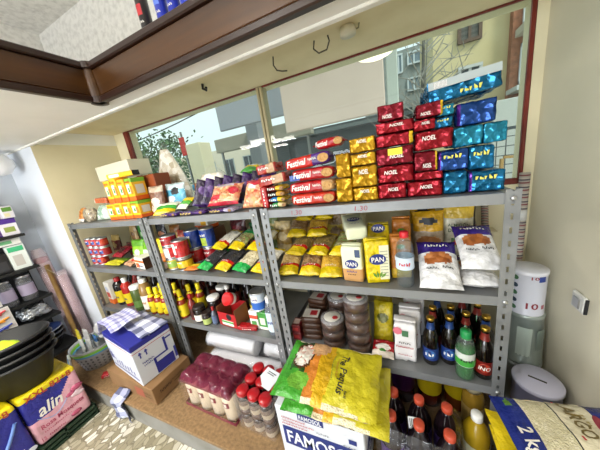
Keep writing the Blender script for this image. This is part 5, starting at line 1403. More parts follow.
stand(o, 'clear-wrapped pack of six dark drinks with orange caps beside the white carton', 'pack', .033, .755, PLZ, -4)
o = make_bottle('juice_bottle', 'wide', .045, .29, P('#a88a1a', .2), WCAP, .03, (.2, .55, P('#d8d4b0', .4)), '100', INK, .019, mark_h=.14)
stand(o, 'yellow juice bottle with a white cap between the drinks pack and rice bags', 'bottle', .236, .825, PLZ)
o = make_bottle('squeeze_bottle', 'squeeze', .042, .3, P('#9a7a2a', .25), P('#c9c0a0', .3), .05, (.2, .55, P('#b89a5a', .4)), None, None, .03, cap_top='spout')
stand(o, 'amber squeeze bottle with a pale spout behind the yellow juice bottle', 'bottle', .262, .98, PLZ)
# bags of rice stacked by the wall
RB, RBY, RCR = FLM('#1c2a78'), FLM('#e0c41a'), grains('#ddd5b4', '#d0c69e', '#e8e0c6', 190, .35)
def largo(seed, top):
    tx = (('2 kg', .6, .11, .075, .045, NRM, 0), ('LARGO', .27, .575, .115, .036, P('#6e5c2c', .4), 0), ('—', .27, .51, .125, .005, RED), ('~4', .28, .64, .04, .012, P('#9a8a5a'))) if top else ()
    o = make_pouch('rice_bag', .24, .33, .05, ((.2, RB), (.44, RCR), (.455, INK), (.72, FLM('#ddd4b8')), (.9, RB), (1, RBY)) if top else ((.12, RBY), (.25, RB), (.8, RCR), (1, RB)), ((.12, .12, .06, .03, gloss('#6a9a3a')),) if top else (), None, tx, seed, .006, None, .03, 12, 40 if top else 16)
    if top:
        c = MB().lathe([(.03, 0), (.029, .0008)], 18); c.v = [(x*1.4-.03, -.0225-z, y*.5+.24) for x, y, z in c.v]; c.f = [t[::-1] for t in c.f]
        c.build('red_emblem', P('#8a2a3a', .4), o)
    return o
ZL = .592
put(largo(111, True), 'white rice bag with blue ends and LARGO lettering, topmost of the stack by the wall', 'rice', (.268, .66, ZL), (-90, 0, -82), 'stacked rice bags by the wall')
put(largo(112, False), 'rice bag with a yellow end, second from the top of the stack by the wall', 'rice', (.25, .655, ZL-.06), (-90, 0, -86), 'stacked rice bags by the wall')
put(largo(113, False), 'rice bag with a yellow end, third from the top of the stack by the wall', 'rice', (.255, .65, ZL-.12), (-90, 0, -90), 'stacked rice bags by the wall')
o = make_carton('rice_carton', .28, .26, .29, P('#8a6a48', .7), ((.45, .55, P('#b09a70', .5)),))
stand(o, 'brown carton standing under the stacked rice bags by the wall', 'carton', .43, .65, PLZ, 0)
o = make_pouch('white_pouch', .19, .3, .035, ((1, gloss('#dcdde2')),), ((.6, .75, .2, .1, NAVY), (.6, .75, .12, .06, gloss('#dcdde2'))), seed=120)
put(o, 'white pouch with a blue round mark standing against the rice stack', 'pouch', (.215, .56, PLZ+.002), (1, 0, -86))
# money tins in the corner
def money_tin(r0, r1, h, body, lid, slot=True):
    o = root('money_tin')
    MB().lathe([(r0, 0), (r0*1.02, .003), (r0*1.02, .008), (r0, .01), (r1, h-.012), (r1*1.03, h-.01), (r1*1.03, h-.002), (r1, h)], 32).build('tin_body', body, o, True)
    l = MB().lathe([(r1*1.035, h-.014), (r1*1.045, h-.012), (r1*1.045, h), (r1*1.01, h+.003), (.001, h+.0035)], 32, cap1=False).build('lid', lid, o, True)
    if slot: MB().box(-.028, .028, -.004, .004, h+.0032, h+.0042).build('coin_slot', INK, l)
    return o
def wrap_mark(o, s, r, a, z, w, h, m):
    return write(o, s, w, h, m, lambda x, y: (r*math.sin(a+x/r), -r*math.cos(a+x/r), z+y))
def wrap_quad(o, nm, r, a, z, w, h, m):
    return MB().grid(8, 1, lambda u, v: (r*math.sin(a+(u-.5)*w/r), -r*math.cos(a+(u-.5)*w/r), z+(v-.5)*h)).build(nm, m, o)
o = money_tin(.077, .077, .285, P('#9a9cc0', .35), P('#d2d2ea', .25))
put(o, 'pale lilac money tin with a coin slot in its lid, before the taller tins', 'tin', (.497, 1.045, PLZ+.001), (0, 0, -25), 'money tins in the corner')
o = money_tin(.069, .069, .262, P('#8d968f', .35), P('#9aa0a0', .3), False)
put(o, 'straight grey-green money tin at the bottom of the corner pile', 'tin', (.5, 1.2, PLZ+.001), (0, 0, 0), 'money tins in the corner')
o = money_tin(.071, .061, .255, P('#87918a', .3, .3), P('#9aa39c', .3, .3), False)
wrap_quad(o, 'pale_panel', .069, -.5, .12, .05, .16, P('#a8b4aa', .3)); wrap_quad(o, 'dark_panel', .0675, .5, .13, .05, .12, P('#6c7a72', .3))
put(o, 'grey-green tapered money tin under the white and blue one', 'tin', (.5, 1.2, PLZ+.268), (0, 0, 10), 'money tins in the corner')
o = money_tin(.06, .06, .205, P('#cdced8', .35), P('#d8d8e0', .3), False)
wrap_mark(o, '10', .0608, -.02, .05, .042, .03, P('#8a2a34')); wrap_mark(o, '10', .0608, .0, .182, .026, .014, P('#8a2a34'))
wrap_quad(o, 'blue_flag', .0606, .42, .178, .026, .026, P('#2a3f8a')); wrap_quad(o, 'red_print', .0606, .66, .045, .016, .02, P('#a8606a'))
for k in range(5):
    c = MB().lathe([(.011, 0), (.006, .0006)], 10); c.v = [(.0607*math.sin(-1.05+x/.06), -.0607*math.cos(-1.05+x/.06)-z, .03+k*.036+y) for x, y, z in c.v]; c.build('band_print', P('#2a3a4a') if k % 2 else P('#3f6a4a'), o)
put(o, 'white and blue money tin printed with a 10, topmost in the corner pile', 'tin', (.497, 1.2, PLZ+.525), (0, 0, 0), 'money tins in the corner')
# ------------------------------------------------------------------ boxes and cloths at the pier end of the platform
KRAFT = P('#8a6a48', .8, 0, (30, .1), .3, (6, '#7e5f3f')); BXW = P('#c6c9d2', .55); BXB = P('#262a86', .45); BXR = P('#a8242e', .5); KINK = P('#4a3420', .8)
o = make_carton('kraft_carton', .52, .27, .122, KRAFT, (), (('f', .62, .8, .2, .75, P('#96503a', .8)), ('r', .5, .75, .4, .44, KINK)), (('r', '~9', .3, .55, .3, .2, KINK), ('r', '~12', .62, .6, .3, .14, KINK), ('f', '~10', .88, .6, .14, .1, KINK), ('f', '~9', .88, .4, .14, .1, KINK)), .003)
stand(o, 'flat brown cardboard carton under the white and blue box on the platform', 'carton', -1.69, .738, PLZ, -2)
o = make_carton('packing_box', .41, .24, .285, BXW, ((.87, 1, BXB), (.8, .83, BXR)),
    (('r', .45, .9, .03, .3, BXB), ('r', .4, .46, .03, .42, BXB), ('r', .4, .8, .4, .44, BXB), ('r', .74, .8, .44, .78, BXB), ('r', .8, .96, .7, .74, BXB), ('r', .93, .99, .1, .4, BXB), ('f', .05, .95, .12, .15, BXB)),
    (('r', '~8', .3, .5, .3, .05, BXB), ('r', '~7', .3, .43, .26, .05, BXB)), .003, BXB)
for k in range(7): 
    x = -.12+k*.042; MB().box(x, x+.012, -.1212, -.1206, .06, .085+.01*(k % 3)).build('bottle_print', BXB, o)
for k in range(4): MB().box(-.19+k*.02, -.178+k*.02, -.1212, -.1206, .09, .16-.02*k).build('bar_print', BXB, o)
for k in (0, 1):
    m = MB(); y = -.082+k*.035; X = .2062
    m.quad((X, y-.004, .18), (X, y+.004, .18), (X, y+.004, .205), (X, y-.004, .205)); m.f.append((len(m.v), len(m.v)+1, len(m.v)+2)); m.m.append(0); m.v += [(X, y-.012, .205), (X, y+.012, .205), (X, y, .225)]
    m.build('up_arrow', BXB, o)
MB().box(-.206, .206, -.003, .003, .2862, .2872).build('tape_strip', P('#b9bcd8', .3), o)
put(o, 'white packing box with blue top, red line and up arrows on the brown carton', 'box', (-1.7, .745, PLZ+.124), (0, 0, -8))
def draped(name, w, d, base, mat, label, loc, rot, drop, seed, lab_cat='cloth'):
    o = MB(); N = 26; M = 20
    uv = []
    def fn(u, v):
        x, y = (u-.5)*w, (v-.5)*d
        z = drop(x, y)+.012*noise.noise(Vector((x*14, y*14, seed)))+.012*abs(noise.noise(Vector((x*7, y*9, seed+4))))+.012
        return (x+.01*noise.noise(Vector((x*6, y*6, seed))), y+.012*noise.noise(Vector((y*6, x*6, seed+1))), z)
    o.grid(N, M, fn); o.uvs = [(i/N*w*10, j/M*d*10) for j in range(M+1) for i in range(N+1)]
    ob = o.build(name, mat, None, True, True)
    so = ob.modifiers.new('thick', 'SOLIDIFY'); so.thickness = .003; so.offset = 1
    ob.location = loc; ob.rotation_euler = [R(a) for a in rot]
    return tag(ob, label, lab_cat, 'checked cloths')
CHK = checks('#d6d8e2', '#9ea2bc', '#5a5e7c', .9); CHK2 = checks('#ced0e0', '#a6a6cc', '#8484b4', 2.2)
draped('check_cloth', .36, .16, 0, CHK, 'crumpled cloth with dark grey checks on the back of the blue box top', (-1.655, .778, PLZ+.412), (0, 0, -10), lambda x, y: 0 if abs(x) < .2 else -.0, 3)
def over_edge(x, y): return .024 if x > -.0 else .024-min(.17, max(0, -x-.02)*1.5)
draped('check_cloth', .4, .19, 0, CHK2, 'crumpled lilac cloth hanging off the blue box towards the basket', (-1.9, .755, PLZ+.424), (0, 0, -10), lambda x, y: .028+.01*math.sin(x*20) if x > -.045 else .028-min(.15, (-.045-x)*1.3), 6)
def ledge(u): pass
o = MB(); N, M = 12, 18
def hang(u, v):
    x = (u-.5)*(.11+.05*v)+.03*v; s = .115+v*.22
    n = .012*noise.noise(Vector((u*4, v*4, 2)))
    if s < .14: return (x, .19-s+.008*u, .014+abs(n)+.03*math.sin(s/.14*PI))
    if s < .17: t = (s-.14)/.03; return (x+n, .05-t*.032, .014-.004*t+abs(n)*.5)
    return (x+2*n, .012-abs(n)*1.4-.012*math.sin(u*7), .01-(s-.17)*.9)
o.grid(N, M, hang); o.uvs = [(i/N*1.4, j/M*3) for j in range(M+1) for i in range(N+1)]
ob = o.build('check_cloth', CHK, None, True, True); so = ob.modifiers.new('thick', 'SOLIDIFY'); so.thickness = .003; so.offset = 1
ob.location = (-1.76, .52, PLZ); tag(ob, 'small checked cloth hanging over the platform edge before the brown carton', 'cloth', 'checked cloths')
# ------------------------------------------------------------------ basket, tissue packs and tubs by the pier
o = root('plastic_basket')
BK = P('#a9abb2', .45)
m = MB(); S = 28
def ring(z): return .115+.045*z/.19
pr = [(.0, 0, 0), (ring(0), 0, 0), (ring(.05), .05, 0), (ring(.1), .1, 0), (ring(.135), .135, 0)]
m.lathe(pr[1:], S, cap1=False); m.build('basket_body', BK, o, True)
for z0, z1, c, nm in ((.135, .15, '#5a9ac0', 'blue_band'), (.15, .172, '#7ab83a', 'green_band'), (.172, .19, '#a9abb2', 'grey_band')):
    MB().lathe([(ring(z0), z0), (ring(z1), z1), (ring(z1)-.006, z1), (ring(z0)-.006, z0)], S, cap0=False, cap1=False).build(nm, P(c, .45), o, True)
dots = MB()
for r in range(4):
    for k in range(26):
        a = 2*PI*k/26; z = .025+r*.028; R0 = ring(z)+.0012; da = .05
        dots.quad(*[(R0*math.cos(a+s*da), R0*math.sin(a+s*da), z+t*.008) for s, t in ((-1, -1), (1, -1), (1, 1), (-1, 1))])
dots.build('hole_pattern', P('#6c6e76', .6), o)
stand(o, 'grey perforated basket with green and blue rim bands on the platform', 'basket', -2.33, .735, PLZ, 0)
BI = 'packets standing in the grey basket'
for x, y, z, yaw, pit, roll, w, h, c, c2, sd, lab in (
    (-2.39, .675, .05, -8, -2, 0, .09, .24, '#e3e3e0', '#d8c23a', 131, 'white and yellow packet leaning in the grey basket'),
    (-2.285, .68, .05, 0, -4, -4, .08, .25, '#e6e6e8', '#c8c8cc', 132, 'white packet standing in the middle of the grey basket'),
    (-2.37, .725, .05, 6, 0, 2, .07, .17, '#d8dadf', '#8a8f9a', 133, 'tall white and grey packet at the back of the basket'),
    (-2.265, .725, .05, -8, 0, -2, .06, .18, '#d2d4da', '#4a7ac0', 134, 'white and blue packet in the basket next to the lilac cloth')):
    o = make_pouch('basket_packet', w, h, .022, ((.7, gloss(c)), (1, gloss(c2))), seed=sd)
    put(o, lab, 'packet', (x, y, PLZ+z+.03), (pit, roll, yaw), BI)
o = make_carton('basket_card', .1, .012, .085, P('#dfe0da', .4), ((.0, .3, P('#d8c23a', .4)),), (('f', .2, .8, .4, .8, P('#6aa8d0', .4)),))
put(o, 'yellow and blue card packet hooked on the front of the grey basket', 'packet', (-2.36, .557, PLZ+.085), (-12, 0, -14), BI)
o = make_foil_pack('snack_packet', .09, .03, .05, gloss('#b02a30'), '~5', NRM, .5, (0, 0), None, 140, None, .006)
stand(o, 'small red and white packet between the basket and the packing box', 'snack', -2.06, .65, PLZ, 40)
def rag(x, y):
    q = math.hypot(x/.1, y/.07); return .07*max(0, 1-q*q)-.02*q
ob = MB().grid(20, 16, lambda u, v: ((u-.5)*.15+.012*noise.noise(Vector((u*6, v*6, 1))), (v-.5)*.09, rag((u-.5)*.2, (v-.5)*.13)+.03*noise.noise(Vector((u*5, v*5, 8)))+.02*abs(noise.noise(Vector((u*9, v*8, 3)))))).build('white_rag', P('#d2d4d8', .85), None, True)
so = ob.modifiers.new('thick', 'SOLIDIFY'); so.thickness = .003
ob.location = (-2.34, .8, PLZ+.235); tag(ob, 'crumpled white rag heaped on the back of the grey basket', 'cloth')
# tissue packs
CRT = P('#1c3424', .5)
o = root('bottle_crate')
m = MB()
for y in (-.27, .26): 
    for z in (.0, .03, .058): m.box(-.17, .17, y, y+.01, z, z+.016)
for x in (-.17, .16):
    for z in (.0, .03, .058): m.box(x, x+.01, -.26, .26, z, z+.016)
    for y in (-.27, -.1, .1, .26): m.box(x, x+.01, y, y+.01, 0, .074)
m.box(-.16, .16, -.26, .26, 0, .006); m.build('slat_walls', CRT, o)
m = MB()
for k in range(5): m.box(-.16, .16, -.25+k*.12, -.235+k*.12, .06, .072)
m.build('cross_slats', CRT, o)
put(o, 'dark green plastic crate on the paving under the tissue packs', 'crate', (-2.165, .235, .001), (0, 0, 0))
PINKP, ROSE, TBL, TYE = FLM('#dda6b6'), FLM('#c05a7a'), FLM('#26298a'), FLM('#e0ca1a')
def tissue(W, D, H, pink, seed):
    """big wrapped pack; its printed face looks towards +x"""
    o = root('tissue_pack')
    def mf(t, ax, side):
        if ax == 2 and side > 0: return 2
        if t[2] > .78: return 2
        if not pink: return 1
        y, z = t[1], t[2]
        return 1 if (z > -.05 + .9*max(0, y+.25)**1.5) else 0
    softbox(mb := MB(), D, W, H, .02, 30, .003, seed, mf)
    mb.build('wrapper', [PINKP, TBL, TYE], o, True)
    fn = lambda cy, cz: plane_fn((D/2+.0012, cy*W, cz*H), (0, 1, 0), (0, 0, 1))
    if pink:
        write(o, 'alin', W*.42, H*.22, NRM, fn(-.1, .6), True, .25)
        write(o, 'Rosa Mosqueta', W*.78, H*.11, P('#a83a5c', .4), fn(.02, .29), True, .05)
        write(o, '~16', W*.5, H*.03, ROSE, fn(-.1, .2), True); write(o, '12', W*.07, H*.07, ROSE, fn(-.4, .1), True); write(o, '~9', W*.3, H*.04, ROSE, fn(-.16, .1), True)
        m = MB().tube([(D/2+.0005, W*(-.36+.52*t/14), H*(.5-.14*math.sin(PI*t/14))) for t in range(15)], .0018, 6)
        m.build('swoosh_print', P('#8ab0e0', .4), o, True)
        for k, (y, z) in enumerate(((.24, .52), (.33, .47), (.38, .58), (.4, .44), (.2, .12))):
            c = MB().lathe([(.02+.004*(k % 3), 0), (.012, .001)], 9); c.v = [(D/2+.0002+zz, W*y+xx*1.2, H*z+yy*.7) for xx, yy, zz in c.v]; c.build('petal_print', P('#e2c8d2', .4) if k % 2 else ROSE, o, True)
    else:
        m = MB().tube([(D/2+.0005, W*(-.1+.5*t/10), H*(.2+.5*(t/10)**1.6)) for t in range(11)], .008, 6); m.build('swoosh_print', P('#6a8ad0', .4), o, True)
        write(o, 'ral', W*.16, H*.1, NRM, fn(.26, .14), True, .1)
        c = MB().lathe([(.022, 0), (.02, .001)], 14); c.v = [(D/2+.0002+zz, W*.42+xx, H*.09+yy*.7) for xx, yy, zz in c.v]; c.build('emblem', P('#c8ccd8', .4), o)
    write(o, 'XXL 82+8', W*.8, H*.11, P('#a83a1c', .4), fn(.0, .925), True)
    return o
put(tissue(.262, .3, .345, True, 5), 'pink and blue tissue pack with a yellow top band on the green crate', 'tissues', (-2.155, .362, .077), (0, 0, 0), 'large wrapped tissue packs')
put(tissue(.262, .3, .345, False, 6), 'dark blue tissue pack with a yellow top band, at the end of the crate', 'tissues', (-2.155, .094, .077), (0, 0, 0), 'large wrapped tissue packs')
o = root('tissue_pack')
softbox(mb := MB(), .16, .2, .09, .025, 10, .004, 8, lambda t, ax, s: 1 if t[2] < -.2 and ax != 2 else 0); mb.build('wrapper', [gloss('#4aa6d6'), gloss('#d0e0ea')], o, True)
put(o, 'small light blue tissue pack lying on the dark blue pack', 'tissues', (-2.09, .04, .424), (0, 0, 4))
TUBB = P('#131416', .5)
o = root('plastic_tub')
def tub_mb(r0, r1, h, t=.006): return MB().lathe([(r0, 0), (r0+.004, .004), (r1, h-.012), (r1+.014, h-.01), (r1+.014, h), (r1-t, h), (r0-t, .01), (.001, .01)], 36, cap1=False, sy=.82)
TG2 = 'nested black tubs on the tissue pack'
for k, lab in enumerate(('lowest black tub of the nested pile on the pink tissue pack', 'second black tub from the bottom of the nested pile', 'third black tub from the bottom of the nested pile', 'top black tub of the nested pile, holding a lime cloth')):
    if k: o = root('plastic_tub')
    tub_mb(.115, .17, .19).build('tub_body', TUBB, o, True)
    MB().lathe([(.176, .176), (.186, .178), (.188, .184), (.18, .188)], 36, cap0=False, cap1=False, sy=.82).build('rim', P('#202124', .3), o, True)
    put(o, lab, 'tub', (-2.14, .31, .424+k*.042), (0, 0, 60), TG2)
    o.scale = (1.06, 1.06, 1)
o = MB().grid(14, 14, lambda u, v: ((u-.5)*.17, (v-.5)*.14, .012*noise.noise(Vector((u*5, v*5, 3)))+.06*(1-(2*u-1)**2)*(1-(2*v-1)**2)))
ob = o.build('lime_cloth', P('#b9d62a', .8), None, True); so = ob.modifiers.new('thick', 'SOLIDIFY'); so.thickness = .004
ob.location = (-2.14, .31, .672); tag(ob, 'bright lime cloth lying in the top black tub', 'cloth')
for k, (c, lab) in enumerate((('#23242a', 'lower dark bowl behind the black tubs'), ('#3a3c42', 'grey bowl in the middle behind the black tubs'), ('#1e2a4e', 'navy bowl on top behind the black tubs'))):
    o = root('plastic_bowl')
    MB().lathe([(.07, 0), (.075, .004), (.12, .09), (.13, .092), (.13, .1), (.116, .1), (.066, .012), (.001, .01)], 30, cap1=False).build('bowl_body', P(c, .3), o, True)
    MB().lathe([(.131, .092), (.135, .095), (.131, .1)], 30, cap0=False, cap1=False).build('rim', P('#8a8f98' if k == 2 else c, .3), o, True)
    put(o, lab, 'bowl', (-2.72, .58, .306+k*.036), (0, 0, 0), 'bowls nested behind the tubs')
# ------------------------------------------------------------------ rack on the outer wall
o = root('wall_rack'); RK = P('#141516', .5)
m = MB(); m.box(-3.015, -3.0, -.3, .74, 0, 1.6); m.build('back_panel', P('#1c1e20', .6), o)
for z in (.3, .56, .74, 1.0, 1.27): MB().box(-3.0, -2.58 if z < .4 else -2.72, -.3 if z != .56 else .5, .74, z-.02, z).build('shelf_board', RK, o)
for y in (-.3, .725): MB().box(-3.0, -2.985, y, y+.015, 0, 1.6).build('upright', RK, o)
MB().box(-2.62, -2.59, .7, .73, 0, .28).build('leg', RK, o); MB().box(-2.62, -2.59, -.3, -.27, 0, .28).build('leg', RK, o)
tag(o, 'black shop rack on the outer wall beside the white pier', 'rack')
RG2 = 'small goods on the black rack'
def rbox(name, lab, cat, x, y, z, w, d, h, col, panels, yaw=90, top=None):
    # face f looks towards +x after the turn
    return put(make_carton(name, w, d, h, P(col, .4), (), panels, (), .003), lab, cat, (x, y, z+.001), (0, 0, yaw), RG2)
rbox('purple_box', 'purple box on the upper rack shelf at the frame edge', 'box', -2.8, .6, 1.27, .1, .08, .17, '#4a2a7a', (('f', .1, .9, .5, .9, P('#8a7ab8', .4)), ('f', .2, .8, .1, .35, P('#c8b83a', .4))))
rbox('purple_box', 'purple and white packet on the upper rack shelf beside the purple box', 'box', -2.79, .69, 1.27, .09, .08, .13, '#d8d4dc', (('f', .0, 1, .7, 1, P('#4a2a8a', .4)), ('f', .2, .8, .2, .5, P('#8a9a4a', .4))), 84)
o = make_pouch('snack_bag', .1, .26, .03, ((1, gloss('#6a7a3a')),), seed=151); put(o, 'olive green packet leaning on the rack back above the purple and white packet', 'packet', (-2.93, .69, 1.272), (-4, 0, 90), RG2)
rbox('card_packet', 'black blister box on the middle rack shelf under the purple box', 'box', -2.8, .56, 1.0, .1, .08, .15, '#1c1c1e', (('f', .1, .9, .1, .6, P('#3a3a3e', .3)),))
rbox('card_packet', 'white packet with green print on the middle rack shelf near the pier', 'packet', -2.78, .67, 1.0, .1, .04, .19, '#d6dcd8', (('f', .1, .9, .75, .95, P('#3fae7a', .4)), ('f', .2, .7, .15, .6, P('#b8b4ae', .4))), 86)
rbox('card_packet', 'small white and green packet laid over the tops of the rack goods', 'packet', -2.78, .655, 1.195, .12, .05, .05, '#d8dad6', (('f', .1, .6, .3, .8, P('#6aa87a', .4)),), 88)
rbox('card_packet', 'orange and white packet on the middle rack shelf at the frame edge', 'packet', -2.76, .46, 1.0, .08, .04, .17, '#e0ddd8', (('f', .1, .9, .5, .9, P('#d87a2a', .4)), ('f', .2, .8, .1, .4, P('#8a9aa8', .4))))
for y, x, z, w, h, c, pn, lab in ((.6, -2.8, 1.441, .12, .1, '#3a2a6a', '#b8a8d8', 'violet box stacked on the purple box on the rack'), (.5, -2.79, 1.27, .1, .22, '#c8cac4', '#7a8a6a', 'tall grey-white packet at the end of the upper rack shelf'), (.705, -2.76, 1.401, .06, .09, '#d4d0d8', '#5a8a3a', 'small white and green box on the purple and white packet on the rack')):
    rbox('card_packet', lab, 'box', x, y, z+.001, w, .09, h, c, (('f', .1, .9, .55, .9, P(pn, .4)), ('f', .15, .6, .12, .4, P('#d8d0a8', .4))))
for y, lab in ((.53, 'clear glass jar on the lower rack shelf, towards the frame edge'), (.64, 'clear glass jar on the lower rack shelf near the pink rolls')):
    o = make_bottle('glass_jar', 'jar', .045, .225, clear('#e8ecee', .1, (30, .4)), metal('#9a9ca0'), .02, (.2, .6, P('#9a90a8', .4)), None, None)
    put(o, lab, 'jar', (-2.79, y, .741), (0, 0, 90), RG2)
o = root('foil_bundle')
softbox(mb := MB(), .16, .2, .14, .06, 10, .04, 4); mb.build('foil_wrap', P('#a9adb2', .2, .7, (30, 1.0, .02)), o, True)
MB().box(-.05, .05, -.02, .05, .11, .116).build('foil_fold', P('#b9bdc2', .2, .7), o)
put(o, 'crumpled silver foil bundle on the lowest rack shelf', 'foil', (-2.8, .62, .561), (0, 0, 10))
PCARD, PR, PB, PO = P('#d2d0cc', .4), P('#b01e24', .4), P('#2a3a8a', .4), P('#d88a1e', .4)
for z, y, cols, lab in ((.58, .42, (PR, PO, PB), 'blister card of coloured pliers hanging at the rack edge'), (.79, .4, (P('#d8c02a', .4), P('#d8b83a', .4)), 'yellow blister card hanging above the pliers card')):
    o = root('blister_card')
    MB().box(0, .004, -.075, .075, 0, .2).build('card', PCARD, o); MB().box(.0042, .005, -.07, .07, .005, .195).build('red_border', P('#c8c4c0', .4), o)
    for k, c in enumerate(cols):
        zc = .16-k*.055
        MB().tube([(.012, -.055, zc-.012), (.014, -.01, zc), (.012, .055, zc+.016)], [.009, .011, .005], 8).build('plier_handle', c, o, True)
        MB().tube([(.012, -.05, zc+.012), (.014, -.01, zc+.004), (.012, .03, zc-.006)], [.008, .009, .005], 8).build('plier_handle', c, o, True)
    MB().tube([(.002, 0, .2), (-.09, 0, .2)], .003, 6).build('hook', metal('#8a8c90'), o, True)
    put(o, lab, 'card', (-2.7, y, z), (0, 0, 0), 'hanging cards on the rack')
# pink rolls, stick
PKR = P('#a89496', .35, 0, None, .5, (8, '#9a7c82'))
o = root('pink_roll')
MB().lathe([(.042, 0), (.042, .85)], 20).build('rolled_sheet', PKR, o, True)
MB().lathe([(.03, -.0), (.052, .05), (.048, .3), (.05, .6), (.047, .9), (.03, .96)], 20, cap0=False, cap1=False).build('clear_film', clear('#fff4f6', .3, (18, .9), .12, '#cfc2c6'), o, True)
for z in (.12, .84): MB().lathe([(.043, z), (.043, z+.04)], 20, cap0=False, cap1=False).build('pink_ring', P('#8a4658', .4), o, True)
put(o, 'tall pink roll in clear film standing against the white pier', 'roll', (-2.84, .82, PLZ+.001), (2, 1, 0))
o = root('pink_roll')
MB().lathe([(.032, 0), (.032, .7)], 18).build('rolled_sheet', PKR, o, True)
MB().lathe([(.036, .02), (.035, .4), (.036, .74)], 18, cap0=False, cap1=False).build('clear_film', clear('#fff4f6', .3, (18, .9), .12, '#cfc2c6'), o, True)
put(o, 'shorter pink roll in clear film beside the wooden stick', 'roll', (-2.735, .85, PLZ+.001), (1, 1, 0))
o = root('wooden_stick')
MB().tube([(0, 0, 0), (.004, 0, .4), (0, 0, .82)], .017, 12).build('stick', P('#8a6a3c', .6, 0, None, .4, (20, '#9a7a48')), o, True)
MB().tube([(.0, -.018, .77), (.04, -.02, .79), (.09, -.01, .76), (.1, 0, .72), (.07, 0, .75)], .003, 6).build('string', P('#7a6a4a', .8), o, True)
put(o, 'thin wooden stick with a string loop leaning on the white pier', 'stick', (-2.75, .772, PLZ+.001), (-1, 0, 0))
# ------------------------------------------------------------------ cans on the loft
LG = 'spray cans on the loft shelf'
for x, c, b, lab in ((-1.27, '#1a1416', '#b0202c', 'black and red spray can on the loft shelf'), (-1.135, '#1c2ea0', '#d8d8dc', 'blue spray can on the loft beside the black one'), (-1.045, '#1c2ea0', '#d8d8dc', 'blue spray can on the loft between two other blue cans'), (-.955, '#2438b0', '#d8d8dc', 'blue spray can on the loft, third from the black one')):
    o = root('spray_can')
    MB().lathe([(.03, 0), (.033, .004), (.033, .012)], 18, cap1=False).build('base_ring', metal('#d8d8da') if c != '#1a1416' else P('#d0c8c8', .4), o, True)
    MB().lathe([(.033, .012), (.033, .19), (.028, .2), (.022, .205)], 18, cap0=False).build('can_body', P(c, .3), o, True)
    MB().lathe([(.0333, .016), (.0333, .028)], 18, cap0=False, cap1=False).build('base_band', P(b, .4), o, True)
    MB().lathe([(.02, .2), (.022, .21), (.022, .245), (.015, .25)], 14).build('cap', plastic('#c01c24' if c == '#1a1416' else '#e0e0e4'), o, True)
    q = MB().grid(6, 1, lambda u, v: (.0336*math.sin(-.6+1.2*u), -.0336*math.cos(-.6+1.2*u), .1+.05*v)); q.build('printed_panel', P('#b8242c' if c == '#1a1416' else '#5a78d8', .4), o)
    write(o, '~6', .036, .014, NRM, lambda x, y: (.0342*math.sin(x/.033), -.0342*math.cos(x/.033), .07+y))
    put(o, lab, 'spray can', (x*.74, .835, 2.06), (0, 0, 0), LG)
    o.scale = (.74, .74, .74)
# ------------------------------------------------------------------ lamps and daylight
def lamp_mat(s):
    m, nt, out = new_mat('lamp_glow'); e = nt.nodes.new('ShaderNodeEmission'); e.inputs[0].default_value = (1, .95, .87, 1); e.inputs[1].default_value = s
    nt.links.new(e.outputs[0], out.inputs[0]); return m
LM = lamp_mat(22)
def added_lamp(x, y, z, r, lab, power, size=None):
    o = root('added_ceiling_light')
    MB().lathe([(r, 0), (r*1.04, .01), (r*1.04, .04), (r, .05)], 32).build('housing', P('#d0d0d0', .4), o, True)
    MB().lathe([(.001, -.03), (r*.6, -.024), (r*.97, .0)], 32, cap1=False).build('diffuser', LM, o, True)
    MB().lathe([(.01, .05), (.01, 2.95-z)], 8).build('suspension_rod', metal('#9a9a9a'), o, True)
    put(o, lab, 'ceiling light', (x, y, z), (0, 0, 0), 'added ceiling lights')
    L = bpy.data.lights.new('added_lamp_light', 'POINT'); L.shadow_soft_size = r*.9; L.energy = power; L.color = (1, .955, .88)
    lo = bpy.data.objects.new('added_lamp_light', L); COL.objects.link(lo); lo.location = (x, y, z-r-.04)
added_lamp(-1.0, -1.0, 2.7, .2, 'unseen round ceiling lamp added to light the plaster above the loft', 48)  # unseen lamp, added to brighten the plaster over the loft
def tube_lamp(x, y, lab, power=9):
    o = root('ceiling_tube_light')
    MB().tube([(-.19, 0, -.03), (.19, 0, -.03)], .018, 10).build('tube', LM, o, True)
    MB().box(-.2, .2, -.035, .035, -.008, -.0005, 0, .003).build('fitting', P('#d0d0d0', .4), o)
    for s in (-.195, .195): MB().box(s-.006, s+.006, -.02, .02, -.045, -.008).build('end_cap', P('#c8c8c8', .4), o)
    put(o, lab, 'tube light', (x, y, 1.8995), (0, 0, 0), 'tube lights under the loft')
    L = bpy.data.lights.new('tube_glow', 'AREA'); L.shape = 'RECTANGLE'; L.size = .38; L.size_y = .05; L.energy = power; L.color = (1, .96, .88)
    lo = bpy.data.objects.new('tube_glow', L); COL.objects.link(lo); lo.location = (x, y, 1.845)
tube_lamp(-1.66, .2, 'tube light under the loft, by the window')
tube_lamp(-2.1, -.15, 'tube light under the loft by the outer wall')
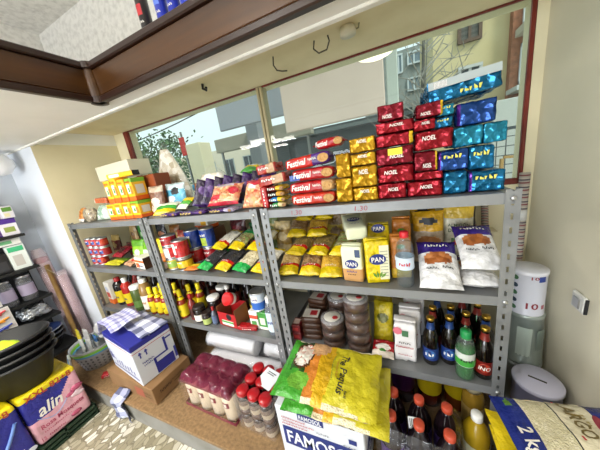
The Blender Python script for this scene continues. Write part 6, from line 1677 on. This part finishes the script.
tube_lamp(-1.55, -.2, 'tube light under the loft along the aisle')
tube_lamp(-2.0, -.9, 'tube light under the loft deep in the shop')
L = bpy.data.lights.new('added_fill_light', 'AREA'); L.shape = 'RECTANGLE'; L.size = 2.7; L.size_y = 1.7; L.energy = 170; L.color = (.9, .95, 1)  # unseen fill panel added to light the loft underside and shelf fronts
lo = bpy.data.objects.new('added_fill_light', L); COL.objects.link(lo); lo.location = (-1.6, -4.06, .9); lo.rotation_euler = (R(104), 0, 0)
S = bpy.data.lights.new('street_sun', 'SUN'); S.energy = 4.0; S.angle = R(12); S.color = (1, .97, .9)
so = bpy.data.objects.new('street_sun', S); COL.objects.link(so); so.rotation_euler = Vector((.75, -.45, 1)).to_track_quat('Z', 'Y').to_euler()
W = bpy.data.worlds.new('World'); SC.world = W; W.use_nodes = True
nt = W.node_tree; bg = nt.nodes['Background']
tc = nt.nodes.new('ShaderNodeTexCoord'); sp = nt.nodes.new('ShaderNodeSeparateXYZ'); nt.links.new(tc.outputs['Generated'], sp.inputs[0])
c = ramp(nt, sp.outputs[2], [(0, '#d8e6e4'), (.25, '#e4f2f4'), (1, '#c4dcec')]); nt.links.new(c, bg.inputs['Color'])
bg.inputs['Strength'].default_value = 1.5
# ------------------------------------------------------------------ camera
cam = bpy.data.cameras.new('Camera'); co = bpy.data.objects.new('Camera', cam); COL.objects.link(co)
cam.sensor_width = 36; cam.lens = 228.616/600*36; cam.clip_start = .02; cam.clip_end = 200
Rm = ((.91255659, .3809034, -.14883908), (-.03711013, -.28532179, -.95771306), (-.40726319, .87949081, -.24623691))
co.matrix_world = Matrix(((Rm[0][0], -Rm[1][0], -Rm[2][0], 0), (Rm[0][1], -Rm[1][1], -Rm[2][1], 0), (Rm[0][2], -Rm[1][2], -Rm[2][2], 1.45), (0, 0, 0, 1)))
SC.camera = co
vs = SC.view_settings; vs.view_transform = 'Standard'; vs.look = 'None'; vs.gamma = 1; vs.use_curve_mapping = False; vs.exposure = 0.02
SC.cycles.transparent_max_bounces = 16
